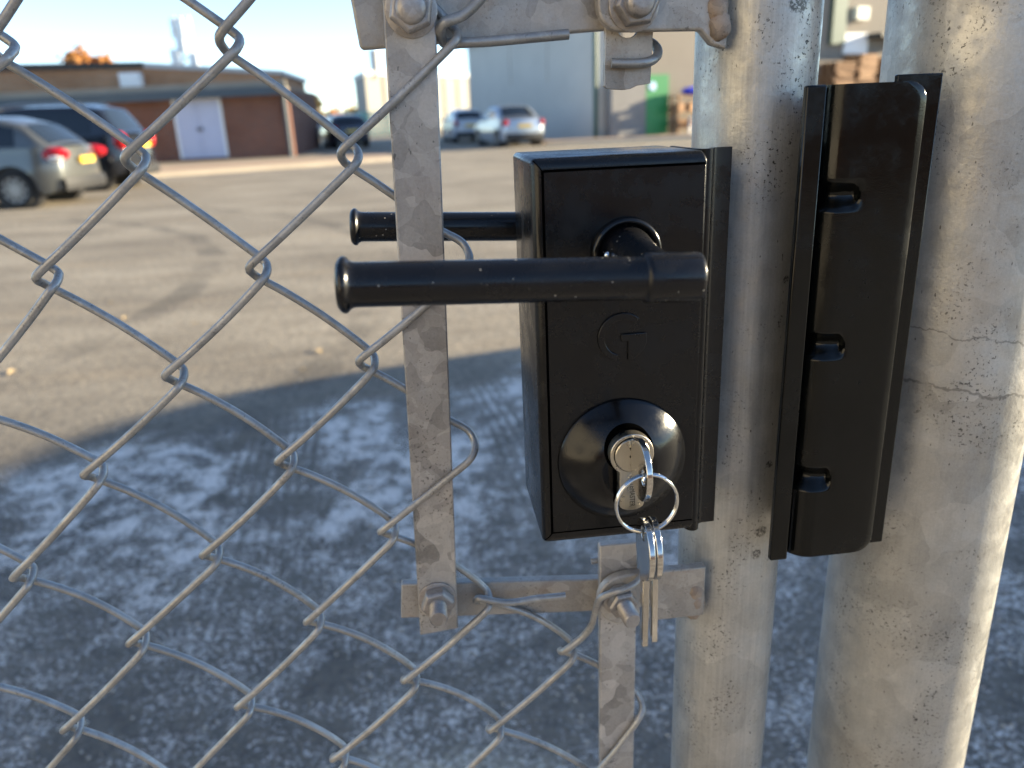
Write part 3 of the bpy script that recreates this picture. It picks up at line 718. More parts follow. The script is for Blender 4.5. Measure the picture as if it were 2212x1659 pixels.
place_car(738, 321, (0, 2.2), "parked_car", "dark navy car beyond the right end of the garage", R(-14), P_navy, L=4.3, W=1.8, H=1.46, group=GRP)
place_car(668, 301, (0, 3), "parked_car", "pale blurred car far off between the garage and the navy car", R(-60), P_white, L=4.2, W=1.75, H=1.45, group=GRP)
place_car(-75, 392, (-1.2, 4.6), "parked_van", "cream van with only its rear corner showing at the left edge", R(-86), P_pale, L=4.9, W=1.95, H=1.98, rw=.34, kind='suv', group=None)["category"] = "van"

# ---------------------------------------------------------------- junk by the warehouse
def pallet_proto():
    r = empty("wooden_pallet", (0, 0, 0), "weathered brown wooden pallet in the tall stacks against the warehouse wall", "pallet", "pallets stacked by the warehouse", rz=.0001)
    for k in range(7): MB().box(-.6, .6, -.48+k*.147, -.48+k*.147+.10, .122, .144).build("deck_board", M['timber'], r, local=True, smooth=0)
    for y in (-.44, 0, .44): MB().box(-.6, .6, y-.05, y+.05, .022, .12).build("stringer", M['timber'], r, local=True, smooth=0)
    for k in range(3): MB().box(-.6, .6, -.48+k*.42, -.48+k*.42+.12, 0, .02).build("base_board", M['timber'], r, local=True, smooth=0)
    return r
proto = pallet_proto(); first = True
rot = math.atan2(Rd.y, Rd.x)
for sx, sy in ((1776, 128), (1822, 112), (1872, 122), (1922, 104), (1972, 118)):
    q = onwall(sx, 200, 0.05); cnt = int(onwall(sx, sy, 1.0).z/.147)
    base = Vector((q.x, q.y, 0))+nr*.8
    for k in range(cnt):
        o = proto if first else copy_tree(proto); first = False
        o.location = (base.x+random.uniform(-.05, .05), base.y+random.uniform(-.05, .05), k*.147)
        o.rotation_euler = (0, 0, rot+random.uniform(-.12, .12))
# white table, blue tarp bundle, orange crate
q = onwall(1478, 270, .05); tb = Vector((q.x, q.y, 0))+nr*1.5
t = empty("white_table", tb, "white folding table standing by the green door", "table", rz=rot)
MB().box(-.7, .7, -.35, .35, .70, .75).build("table_top", M['white'], t, local=True, smooth=0)
for sx in (-.62, .62):
    for sy in (-.3, .3): MB().box(sx-.05, sx+.05, sy-.04, sy+.04, 0, .70).build("leg", M['white'], t, local=True, smooth=0)
q = onwall(1487, 222, .05); c = Vector((q.x, q.y, 0))+nr*.7
t = empty("storage_rack", c, "brown timber rack of clutter behind the white table", "rack", rz=rot)
for zz in (.3, .95, 1.55): MB().box(-1.3, 1.3, -.3, .3, zz, zz+.05).build("shelf", M['timber'], t, local=True, smooth=0)
for sx in (-1.25, 1.25):
    for sy in (-.26, .26): MB().box(sx-.04, sx+.04, sy-.04, sy+.04, 0, 1.65).build("upright", M['timber'], t, local=True, smooth=0)
bt = MB(); bt.sphere((0, 0, 0), .62, .30, .17, 16, 10, jit=.08)
o = bt.build("blue_tarpaulin", M['bluetarp'], None); o.location = c+Rd*(-.30)+Vector((0, 0, 1.78)); o.rotation_euler = (0, 0, rot); tag(o, "bundled blue tarpaulin lying on top of the timber rack", "tarpaulin")
t = empty("orange_crate", c+Rd*.12+Vector((0, 0, 1.003)), "orange plastic crate on the rack shelf under the blue tarpaulin", "crate", rz=rot)
MB().box(-.3, .3, -.2, .2, 0, .03).build("base", M['orangep'], t, local=True, smooth=0)
for (a0, a1, c0_, c1_) in ((-.3, .3, -.2, -.18), (-.3, .3, .18, .2), (-.3, -.28, -.179, .179), (.28, .3, -.179, .179)): MB().box(a0, a1, c0_, c1_, .031, .36).build("side_panel", M['orangep'], t, local=True, smooth=0)
for k, (sx, z_) in enumerate(((-.95, .35), (-.45, .35), (-1.0, 1.0), (-.5, 1.0))):
    o = MB().box(-.2, .2, -.2, .2, 0, .32).build("cardboard_box", M['timber'], None, bevel=.01); o.location = c+Rd*sx+Vector((0, 0, z_+.002)); o.rotation_euler = (0, 0, rot+.1*k)
    tag(o, "brown box on the %s shelf of the timber rack, %s" % ("bottom" if z_ < .6 else "middle", "outermost" if sx < -.6 else "next to the middle"), "box", "boxes on the rack")

# leaves and scraps on the yard
M['leaf'] = simple("fallen_leaf", (.42, .31, .17), .6, var=.3, sc=30)
lp = None
LEAF = ("tan fallen leaf lying nearest the left edge of the yard", "small fallen leaf, left one of the close pair on the sunlit tarmac", "small fallen leaf, right one of the close pair on the sunlit tarmac", "fallen leaf on sunlit tarmac seen left of the handle ends",
        "larger fallen leaf just beyond the shade edge left of the flat bar", "fallen leaf right at the shade edge left of the flat bar", "fallen leaf lying in the frosty shade beside the flat bar", "fallen leaf farthest out on the sunlit tarmac")
for k, (x, y, s_) in enumerate(((26, 806, 1.5), (225, 690, 1.0), (270, 688, 1.2), (420, 700, 1.0), (690, 760, 1.3), (655, 800, 1.0), (905, 985, .9), (240, 655, 1.0))):
    if lp is None:
        mb = MB(); pts = [(0, -.03), (.012, -.014), (.019, .004), (.012, .022), (0, .036), (-.013, .02), (-.018, .002), (-.011, -.016)]
        mb.add([(0, 0, .006)]+[(a_, b__, .002+abs(a_)*.5) for a_, b__ in pts], [(0, i+1, (i+1) % 8+1) for i in range(8)])
        mb.add([(-.0015, -.05, .002), (.0015, -.05, .002), (.0015, -.028, .004), (-.0015, -.028, .004)], [(0, 1, 2, 3)])
        o = lp = mb.build("fallen_leaf", M['leaf'])
    else: o = lp.copy(); COL.objects.link(o)
    q = gnd(x, y); o.location = (q.x, q.y, .004); o.scale = (s_*.72,)*3; o.rotation_euler = (random.uniform(-.3, .3), random.uniform(-.3, .3), k*1.7)
    tag(o, LEAF[k], "leaf", "fallen leaves on the yard")

# ================================================================ THE GATE
P1 = Vector((.1535, .070, 0)); R1 = .0268
gate = empty("chain_link_gate", (P1.x, P1.y, 0), "galvanised chain link gate leaf with its round end post and flat bars", "gate")
def tubepost(cx, cy, r, z0, z1, seg=64):
    mb = MB(); zs = [z0, z0+.002]+[z0+(z1-z0)*i/8 for i in range(1, 8)]+[z1-.002, z1]
    return mb.lathe((cx, cy, 0), (0, 0, 1), [(r-.001, zs[0])]+[(r, z) for z in zs[1:-1]]+[(r-.001, zs[-1])], seg)
tubepost(P1.x, P1.y, R1, .06, 2.05).build("end_post", M['post'], gate)
gp = empty("gate_post", (.2652, .072, 0), "thick galvanised steel post at the right, sunlit along its edge", "post")
tubepost(.2652, .072, .0437, 0, 2.1, 80).build("tube", M['post2'], gp)
MB().lathe((.2652, .072, 2.1), (0, 0, 1), [(.0445, -.02), (.0445, .002), (.036, .012), (.012, .018)], 40).build("cap", M['plate'], gp)

def AX(x, y, Y): q = at(x, y, Y); return (q.x, q.z)
# vertical flat bar with its nuts, horizontal plates, stub, brackets
yb0, yb1 = .0493, .0545
tl, tr_, br, bl = AX(846, 330, yb0), AX(952, 330, yb0), AX(990, 1358, yb0), AX(908, 1373, yb0)
def ext(a, b, z): t_ = (z-a[1])/(b[1]-a[1]); return (a[0]+(b[0]-a[0])*t_, z)
MB().prism([ext(bl, tl, 1.30), ext(br, tr_, 1.30), br, bl], yb0, yb1).build("tension_bar", M['bar'], gate, bevel=.0007)
b2l, b2r = AX(1296, 1180, .0493), AX(1378, 1172, .0493); b2bl, b2br = AX(1297, 1655, .0493), AX(1369, 1655, .0493)
MB().prism([b2l, b2r, ext(b2r, b2br, .28), ext(b2l, b2bl, .28)], .0493, .0545).build("tension_bar", M['bar'], gate, bevel=.0007)
pl_y0, pl_y1 = .0590, .0645
q1, q2 = AX(785, 107, pl_y0), AX(1300, 66, pl_y0)
ur = (P1.x-R1*.8, ext(q1, q2, 1)[0] if False else q2[1]+(q2[1]-q1[1])/(q2[0]-q1[0])*(P1.x-R1*.8-q2[0]))
MB().prism([AX(757, -2, pl_y0), (AX(757, -2, pl_y0)[0]-.001, 1.288), (ur[0], 1.296), ur, q2, q1, AX(777, 104, pl_y0)], pl_y0, pl_y1).build("cross_plate", M['plate'], gate, bevel=.0012, bseg=3)
l1, l2, l3, l4 = AX(867, 1263, pl_y0), AX(1285, 1252, pl_y0), AX(1275, 1321, pl_y0), AX(866, 1336, pl_y0)
def slope(a, b, X): return (X, a[1]+(b[1]-a[1])/(b[0]-a[0])*(X-a[0]))
Xp = P1.x-R1*.8
MB().prism([l1, slope(l1, l2, Xp), slope(l4, l3, Xp), l4], pl_y0, pl_y1).build("cross_plate", M['plate'], gate, bevel=.0007)
# stub of the upper tension bar with torn end and half a bolt hole
s0, s1_ = AX(1312, 66, .0545), AX(1411, 66, .0545)
cxh = (s0[0]+s1_[0])/2-.001; zt_ = 1.262
hole = [(cxh+.0045*math.cos(R(a)), s0[1]+.0002+.0032*math.sin(R(a))) for a in range(0, -181, -20)]
jag = [AX(x, y, .0545) for x, y in ((1405, 180), (1390, 183), (1376, 185), (1362, 192), (1350, 194), (1330, 193), (1312, 191), (1306, 186))]
MB().prism([(s0[0]-.0003, zt_), (s0[0]+.004, zt_)] + [(cxh-.0046, zt_)] + hole[::-1] + [(cxh+.0046, zt_), (s1_[0], zt_), s1_]+jag, .0545, .0585).build("bar_stub", M['plate'], gate, bevel=.0006)
def bracket(x0, x1, z0, z1, y0, y1, hx):
    r = (z1-z0)/2; zc = (z0+z1)/2
    poly = [(x0+r-r*math.sin(R(a)), zc+r*math.cos(R(a))) for a in range(0, 181, 15)] + [(x1, z0), (x1, z1)]
    return MB().prism(poly, y0, y1)
bz0 = AX(1400, 66, .047)[1]
r_ = .016
poly = [(.0765, 1.30)]+[(.0765+.010-.010*math.cos(R(a)), bz0+.010-.010*math.sin(R(a))) for a in range(0, 91, 15)]+[(.1195, bz0-.0005), (.1245, bz0-.006), (.131, bz0-.008), (.131, 1.30)]
MB().prism(poly, .0470, .0530).build("bracket", M['plate'], gate, bevel=.001, bseg=3)
k0, k1 = AX(1286, 1255, .043), AX(1300, 1352, .043)
bk = bracket(.0742, .131, k1[1]-.0005, k0[1]+.0015, .0430, .0485, 0); bk.build("bracket", M['plate'], gate, bevel=.0008)
# weld blobs
for (x, z, y) in ((.1265, bz0+.008, .0475), (.1275, bz0+.001, .047), (.126, bz0+.016, .047), (.1265, .981, .0455), (.1275, .9745, .046), (.1265, .968, .047)):
    MB().sphere((x, y, z), .0046, .0036, .0058, 14, 10, jit=.10).build("weld_bead", M['weld'], gate, smooth=60)
def bolt(x, z, y, R_=.0085, rb=.0050, out=.016, th=.0068, rotd=10, threads=True, axis=(0, -1, 0)):
    ax = Vector(axis).normalized(); u = ax.orthogonal().normalized(); v = ax.cross(u); o = Vector((x, y, z)); nut = MB()
    u = Vector((1, 0, 0)) - ax*ax.x; u.normalize(); v = ax.cross(u)
    rings = [(R_*.90, 0), (R_, .0009), (R_, th-.0012), (R_*.86, th)]; vs_ = []; fs = []
    for i, (rr, h) in enumerate(rings):
        for k in range(6):
            a_ = R(60*k+rotd); vs_.append(o+ax*h+(u*math.cos(a_)+v*math.sin(a_))*rr)
    for i in range(3):
        for k in range(6): fs.append((i*6+k, i*6+(k+1) % 6, (i+1)*6+(k+1) % 6, (i+1)*6+k))
    fs.append(tuple(range(5, -1, -1))); fs.append(tuple(range(18, 24))); nut.add(vs_, fs)
    nb = nut.build("nut", M['bolt'], gate, smooth=25, bevel=.0004)
    MB().lathe(o+ax*(-.0012), ax, [(R_*1.12, 0), (R_*1.12, .001), (R_*1.05, .0013)], 28).build("washer", M['bolt'], gate)
    prof = [(rb, 0)]; h = th
    if threads:
        while h < out-.0012: prof += [(rb, h), (rb-.00075, h+.0007)]; h += .0014
    prof += [(rb, out-.001), (rb*.82, out)]
    if not threads: prof = [(rb, 0), (rb, out-.0015), (rb*.8, out-.0003), (rb*.4, out)]
    MB().lathe(o, ax, prof, 24).build("bolt_shank", M['bolt'], nb, smooth=50)
q = AX(888, 18, .044); bolt(q[0], q[1], yb0-.0012, .0092, .0060, .0100, .0068, 20, False)
q = AX(1377, 6, .041); bolt(q[0], q[1], .0470-.0012, .0092, .0058, .0115, .0070, 5, False)
q = AX(946, 1306, .044); bolt(q[0], q[1], yb0-.0012, .0086, .0046, .0165, .0066, 10)
q = AX(1342, 1300, .040); bolt(q[0], q[1], .0430-.0012, .0080, .0046, .0175, .0062, 0, axis=(.12, -1, -.06))

# ------------------------------------------------ woven wires
YM, AMP, WR, DEL = .0519, .0045, .00182, .0034
N = {(0,0):(295,352),(1,0):(559,585),(2,0):(793,783),(0,1):(497,94),(1,1):(756,338),(2,1):(985,556),(1,2):(969,74),(0,-1):(105,607),(1,-1):(379,815),
     (2,-1):(618,998),(3,-1):(838,1147),(4,-1):(1043,1295),(5,-1):(1225,1405),(3,0):(1000,962),(-1,0):(7,112),(1,-2):(205,1027),(2,-2):(457,1199),
     (3,-2):(678,1341),(4,-2):(886,1467),(5,-2):(1069,1573),(1,-3):(53,1247),(2,-3):(299,1388),(3,-3):(529,1523),(4,-3):(733,1635),(2,-4):(158,1573),(6,-1):(1365,1525)}
NODE = {k: Vector((at(*v, YM).x, at(*v, YM).z)) for k, v in N.items()}
def node(a, b, depth=0):
    if (a, b) in NODE: return NODE[(a, b)]
    # carry the weave on past the picture with the average of the nearest measured steps
    best = min(N, key=lambda k: (k[0]-a)**2+(k[1]-b)**2+(k[0]-a)*(k[1]-b)*.3)
    SA, SB = Vector((.0515, -.0465)), Vector((.0445, .0530))
    NODE[(a, b)] = NODE[best] + SA*(a-best[0]) + SB*(b-best[1]); return NODE[(a, b)]
for a_ in range(-9, 15):
    for b__ in range(-14, 9): pass
def seg_mid(p, q, off): 
    d = (q-p).normalized(); n_ = Vector((-d.y, d.x)); return n_*off
def P3(v, y): return Vector((v.x, y, v.y))
rw_ = random.Random(4)
def sag(z): return .0009+.0030*max(0, min(1, (1.19-z)/.22))
def wire_path(seq, lead=None, tail=None):
    """seq: list of (a, b, side); side -1 is a left bend, +1 a right bend"""
    pts = list(lead or [])
    for i, (a, b, s) in enumerate(seq):
        p = node(a, b); dl = DEL
        barbend = (a+b == 3 and (a, b) in ((2, 1), (3, 0))) or (a, b) == (6, -1)
        if barbend: dl = .0056
        upY = YM-AMP if s < 0 else YM+AMP; dnY = YM+AMP if s < 0 else YM-AMP
        if i or lead: pts.append(P3(p+Vector((s*dl*.42, dl*1.15)), upY))
        pts.append(P3(p+Vector((s*dl*.98, dl*.30)), YM+(upY-YM)*.45))
        pts.append(P3(p+Vector((s*dl*.98, -dl*.32)), YM+(dnY-YM)*.45))
        if i < len(seq)-1 or tail: pts.append(P3(p+Vector((s*dl*.36, -dl*1.15)), dnY))
        if i < len(seq)-1:
            a2_, b2_, s2 = seq[i+1]; q = node(a2_, b2_); bow = sag((p.y+q.y)/2) if s < 0 else -.0006
            st = p+Vector((s*dl*.36, -dl*1.15)); en = q+Vector((s2*DEL*.42, DEL*1.15))
            d = (en-st); nn = Vector((-d.y, d.x)).normalized(); nn = nn if nn.y > 0 else -nn
            jit = rw_.uniform(-.0004, .0004)
            for f in (.22, .5, .78):
                k = (1-(2*f-1)**2)
                pts.append(P3(st.lerp(en, f)+nn*(bow*k+jit*k), dnY))
    return pts + list(tail or [])
def wire(pts, r=WR, n=5): 
    return MB().tube(catmull(pts, n), r, 10).build("wire", M['wire'], gate, smooth=60)
def zigzag(c, kmin, kmax):
    """wire running between columns c and c+1, from the top down"""
    seq = []
    for k in range(kmin, kmax):
        a = k; b = c-k
        seq += [(a, b, -1), (a+1, b, 1)]
    return seq
for c in range(-8, 3):
    k0_ = (c+0)//2-4; seq = zigzag(c, k0_, k0_+11); wire(wire_path(seq))
# last wire before the bar row starts at the top and laces round the bar (column 2-3 handled above)
# wire 3-4: below the cross plate, with a cut tail lying along the plate
def A3(x, y, Y): return at(x, y, Y)
seq = [(4, -1, -1), (5, -1, 1), (5, -2, -1), (6, -2, 1), (6, -3, -1), (7, -3, 1), (7, -4, -1), (8, -4, 1)]
lead = [A3(1221, 1287, .0475), A3(1160, 1293, .0472), A3(1095, 1302, .0470)]
wire(wire_path(seq, lead=lead))
# wire 4-5: tied round the lower bracket
lead = [A3(1277, 1212, .0600), A3(1310, 1206, .0600), A3(1366, 1198, .0590), A3(1389, 1206, .053), A3(1392, 1232, .044), A3(1374, 1258, .0385), A3(1350, 1272, .0365), A3(1322, 1281, .0375), A3(1296, 1293, .040), A3(1287, 1318, .0432), A3(1277, 1352, .0455), A3(1256, 1378, .0470)]
seq = [(5, -1, -1), (6, -1, 1), (6, -2, -1), (7, -2, 1), (7, -3, -1), (8, -3, 1), (8, -4, -1)]
wire(wire_path(seq, lead=lead))
# upper 3-4: comes down to node (1,2) and ends in a cut tail along the cross plate
pA = node(1, 2)
wire([A3(1075, -60, YM-AMP), A3(1040, -5, YM-AMP), A3(1000, 33, YM-AMP), P3(pA+Vector((-DEL*.5, DEL*1.1)), YM-AMP), P3(pA+Vector((-DEL*.95, .0006)), YM-.001), P3(pA+Vector((-DEL*.4, -DEL*.9)), YM+AMP*.8),
      A3(1000, 92, .0530), A3(1060, 89, .0535), A3(1150, 81, .0540), A3(1228, 74, .0545)], WR*1.15)
# staple through the torn stub
wire([A3(1321, 136, .0515), A3(1350, 137, .0510), A3(1385, 136, .0508), A3(1409, 130, .0525), A3(1421, 117, .0560), A3(1417, 101, .0600), A3(1400, 90, .0625), A3(1370, 88, .063)], WR*1.1)

# ================================================================ THE LOCK
LX0, LX1, LZ0, LZ1, LT = .0410, .1070, 1.0440, 1.2040, .055
lock = empty("gate_lock", (.0745, .0275, LZ0), "black box lock with lever handles and a key cylinder bolted to the gate", "lock")
# case: rounded left corners, soft chamfer towards the face
def rrect(x0, x1, z0, z1, r, n=5, right=True):
    pts = []
    for cx_, cz_, a0 in ((x0+r, z0+r, 180), (x1-r, z0+r, 270), (x1-r, z1-r, 0), (x0+r, z1-r, 90)):
        rr = r
        for k in range(n+1):
            a_ = R(a0+90*k/n); pts.append((cx_+rr*math.cos(a_), cz_+rr*math.sin(a_)))
    return pts
def loft(rings): 
    mb = MB(); n = len(rings[0][0]); vs_ = []
    for poly, y in rings: vs_ += [(p[0], y, p[1]) for p in poly]
    fs = [(i*n+k, i*n+(k+1) % n, (i+1)*n+(k+1) % n, (i+1)*n+k) for i in range(len(rings)-1) for k in range(n)]
    fs += [tuple(range(n-1, -1, -1)), tuple(range((len(rings)-1)*n, len(rings)*n))]
    return mb.add(vs_, fs)
def ins(d, r=.0022): return rrect(LX0+d, LX1, LZ0+d, LZ1-d, max(.0006, r-d*.3))
loft([(ins(0), LT), (ins(0), .0036), (ins(.0004), .0022), (ins(.0013), .0009), (ins(.0024), .0002), (ins(.0036), 0.0)]).build("case", M['black'], lock, smooth=50)
cx0, cx1, cz0_, cz1_ = LX0+.0044, LX1-.0004, LZ0+.0060, LZ1-.0050
loft([(rrect(cx0, cx1, cz0_, cz1_, .0004, 2), .0015), (rrect(cx0, cx1, cz0_, cz1_, .0004, 2), -.0001), (rrect(cx0+.0001, cx1-.0001, cz0_+.0001, cz1_-.0001, .0004, 2), -.0002)]).build("cover_plate", M['black'], lock, smooth=30)
# dark joint round the cover and mitre lines at the two left corners
j = MB(); j.box(cx0-.0009, cx0, -.0003, .0006, cz0_-.0006, cz1_+.0006); j.box(cx0, cx1, -.0003, .0006, cz1_, cz1_+.0009); j.box(cx0, cx1, -.0002, .0006, cz0_-.0006, cz0_)
j.build("joint", M['dark'], lock, smooth=0)
for s, zc in ((1, cz1_), (-1, cz0_)):
    MB().tube([(cx0-.0003, -.0002, zc+.0003*s), (cx0-.0022, .0002, zc+.0026*s*1.0), (cx0-.0036, .0012, zc+.0042*s)], .00022, 6).build("mitre_joint", M['dark'], lock)
# clasp flange on the right of the case (rolled profile)
def prof(points, th):
    left = []; right = []
    for i, p in enumerate(points):
        a_ = Vector(points[max(0, i-1)]); b__ = Vector(points[min(len(points)-1, i+1)]); d = (b__-a_).normalized(); n_ = Vector((-d.y, d.x))
        left.append(tuple(Vector(p)+n_*th/2)); right.append(tuple(Vector(p)-n_*th/2))
    return left+right[::-1]
fp = [(.1084, .046), (.1084, .016)]+[(.1110-.0026*math.cos(R(a_)), .0140-.0030*math.sin(R(a_))) for a_ in range(0, 181, 20)]+[(.1138, .0172), (.1160, .0186), (.1235, .0192)]
fp = [(.1084, .046), (.1084, .0152)]+[(.1112-.0028*math.cos(R(a_)), .0150-.0045*math.sin(R(a_))) for a_ in range(10, 131, 20)]+[(.1139, .0140), (.1150, .0162), (.1170, .0172), (.1232, .0174)]
MB().prismz(prof(fp, .0018), AX(1540, 1139, .011)[1], AX(1560, 318, .015)[1]).build("clasp_flange", M['black'], lock, smooth=40)
MB().box(.1070, .1225, .0195, .0478, AX(1540, 1141, .015)[1]+.002, AX(1560, 318, .015)[1]-.002).build("mounting_block", M['black'], lock, bevel=.001)
# embossed G emblem
ec = at(1345, 729, -.0008); ex, ez = ec.x, ec.z; ro, ri = .0100, .0072
def emb(poly, nm):
    n = len(poly); c_ = (sum(p[0] for p in poly)/n, sum(p[1] for p in poly)/n)
    return poly
def arcpoly(a0, a1, r0, r1, n=20): return [(ex+r0*math.cos(R(a0+(a1-a0)*k/n)), ez+r0*math.sin(R(a0+(a1-a0)*k/n))) for k in range(n+1)]+[(ex+r1*math.cos(R(a1+(a0-a1)*k/n)), ez+r1*math.sin(R(a1+(a0-a1)*k/n))) for k in range(n+1)]
E1 = MB().prism(arcpoly(48, 254, ro, ri), -.00125, -.0006)
gpoly = [(ex-.0006, ez+.0014), (ex+.0096, ez+.0014), (ex+.0098, ez-.003)]+[(ex+ro*math.cos(R(a_)), ez+ro*math.sin(R(a_))) for a_ in range(-20, -75, -9)]+[(ex+.0022, ez-.0098), (ex+.0022, ez-.0016), (ex-.0006, ez-.0016)]
em = E1.build("emblem", M['black'], lock, bevel=.0004, bseg=3)
MB().prism(gpoly, -.00125, -.0006).build("emblem_stem", M['black'], em, bevel=.0004, bseg=3)
# front lever handle
HY = -.052
rc = at(1353, 546, -.001); hubc = at(1447, 598, HY); rc = Vector((rc.x, -.0007, rc.z))
MB().lathe(rc, (0, -1, 0), [(.0136, 0), (.0136, .0016), (.0131, .0026), (.0122, .0031), (.0113, .0026), (.0108, .0012), (.0104, .0008)], 48).build("rose_ring", M['blackgloss'], lock, smooth=60)
hl, hr = at(727, 616, HY), at(1512, 597.5, HY)
hd = (hr-hl).normalized(); HL = (hr-hl).length
hs = HL - (hr-at(1392, 601, HY)).length
neckend = hl + hd*(HL-.0118)
lev = MB().lathe(rc+Vector((0, .0002, 0)), (neckend-rc), [(.0102, 0), (.0100, .004), (.0090, .012), (.0078, .024), (.0070, (neckend-rc).length)], 32).build("lever_handle", M['handle'], lock, smooth=60)
rb = .0069; rh = .0080
prof_ = [(.0040, 0), (.0070, .0002), (.0081, .0010), (.0087, .0019), (.0087, .0025), (.0086, .0029), (.0083, .0033), (.0077, .0038), (.0073, .0043), (.0070, .0051), (rb, .0066), (rb, hs-.0012), (rb*1.01, hs-.0006), (rh*.97, hs), (rh, hs+.0008), (rh, hs+.0016), (rh, HL-.0016), (rh*.97, HL-.0006), (rh*.90, HL), (rh*.5, HL+.0003)]
MB().lathe(hl, hd, prof_, 48).build("lever_grip", M['handle'], lev, smooth=45)
sc = at(1312, 552, -.012)
MB().sphere(sc, .0013, .0013, .0016, 12, 8).build("grub_screw", M['ring'], lev)
# rear lever handle (other side of the gate)
BY = .0985
hl2, e2 = at(757, 490, BY), at(1112, 489, BY); hd2 = (e2-hl2).normalized(); HL2 = HL
rb2 = (at(900, 458.5, BY)-at(900, 522, BY)).length/2*.99
k_ = rb2/rb
bh = MB().lathe(hl2, hd2, [(a_*k_, b__) for a_, b__ in prof_], 40).build("rear_lever_handle", M['handle'], lock, smooth=45)
rn = hl2+hd2*(HL2-.0118)
MB().lathe((rn.x, LT-.001, rn.z), (0, 1, 0), [(.0125, 0), (.0125, .002), (.0092, .004), (.0075, BY-LT)], 28).build("rear_neck", M['handle'], bh)
# dished escutcheon and cylinder
dc = Vector((.0752, -.0006, 1.0815))
MB().lathe(dc, (0, -1, 0), [(.0272, 0), (.0271, .0006)]+[(.0102+.0168*q_, .0008+.0108*(1-q_**1.75)) for q_ in (.985, .95, .9, .84, .77, .69, .6, .5, .4, .3, .2, .1, .03)]+[(.0102, .0114)], 72).build("escutcheon", M['blackgloss'], lock, smooth=70)
PC = Vector((.0749, 0, 1.0912)); CR_ = .0088; CT = .0050; CB = PC.z-.0243
def euro(grow):
    r = CR_+grow; tw = CT+grow; pts = []
    a0 = math.degrees(math.acos(-0)) 
    ang = math.degrees(math.asin(min(1, tw/r)))
    for k in range(33):
        a_ = -90+ang + (360-2*ang)*k/32; pts.append((PC.x+r*math.cos(R(a_)), PC.z+r*math.sin(R(a_))))
    pts.append((PC.x-tw, PC.z-r*.98-.0012))
    zb_ = CB-grow
    for k in range(9): a_ = 180+180*k/8; pts.append((PC.x+tw*math.cos(R(a_)), zb_+.0026+(.0026)*math.sin(R(a_))))
    pts.append((PC.x+tw, PC.z-r*.98-.0012))
    return pts
MB().prism(euro(.0011), -.0128, -.004).build("cylinder_surround", M['dark'], lock, smooth=40)
cylo = MB().prism(euro(0), -.0176, -.006).build("key_cylinder", M['cyl'], lock, smooth=40, bevel=.00025)
MB().lathe((PC.x, -.0172, PC.z+.0001), (0, -1, 0), [(.0074, 0), (.0074, .00055)], 48).build("plug_gap", M['dark'], cylo)
MB().lathe((PC.x, -.0172, PC.z+.0001), (0, -1, 0), [(.0071, 0), (.0071, .0011), (.0068, .0014)], 48).build("plug", M['cyl'], cylo)
MB().prism([(PC.x-.0014, PC.z+.0036), (PC.x+.0009, PC.z+.0044), (PC.x+.0009, PC.z-.0044), (PC.x-.0012, PC.z-.0038), (PC.x-.0006, PC.z-.0020), (PC.x-.0014, PC.z-.0002), (PC.x-.0008, PC.z+.0014)], -.01875, -.0180).build("keyway", M['dark'], cylo, smooth=0)
fc = bpy.data.curves.new("maker_name", 'FONT'); fc.body = "GATEMASTER"; fc.size = .0027; fc.extrude = .00004; fc.align_x = 'LEFT'
fo_ = bpy.data.objects.new("maker_name", fc); COL.objects.link(fo_); bpy.context.view_layer.update()
dg = bpy.context.evaluated_depsgraph_get(); me = bpy.data.meshes.new_from_object(fo_.evaluated_get(dg)); me.name = "maker_name"
bpy.data.objects.remove(fo_)
xs_ = [v.co.x for v in me.vertices]; ysx = [v.co.y for v in me.vertices]; sx_ = .0136/(max(xs_)-min(xs_)); sy_ = .0022/(max(ysx)-min(ysx)); x0_ = min(xs_); y0_ = (max(ysx)+min(ysx))/2
for v in me.vertices:
    u_, t_, d_ = (v.co.x-x0_)*sx_, (v.co.y-y0_)*sy_, v.co.z
    v.co = Vector((PC.x+.0002+t_, -.01768-d_, PC.z-.0090-u_)) - OFF[lock]
me.materials.append(M['engrave']); mo = bpy.data.objects.new("maker_name", me); COL.objects.link(mo); mo.parent = cylo

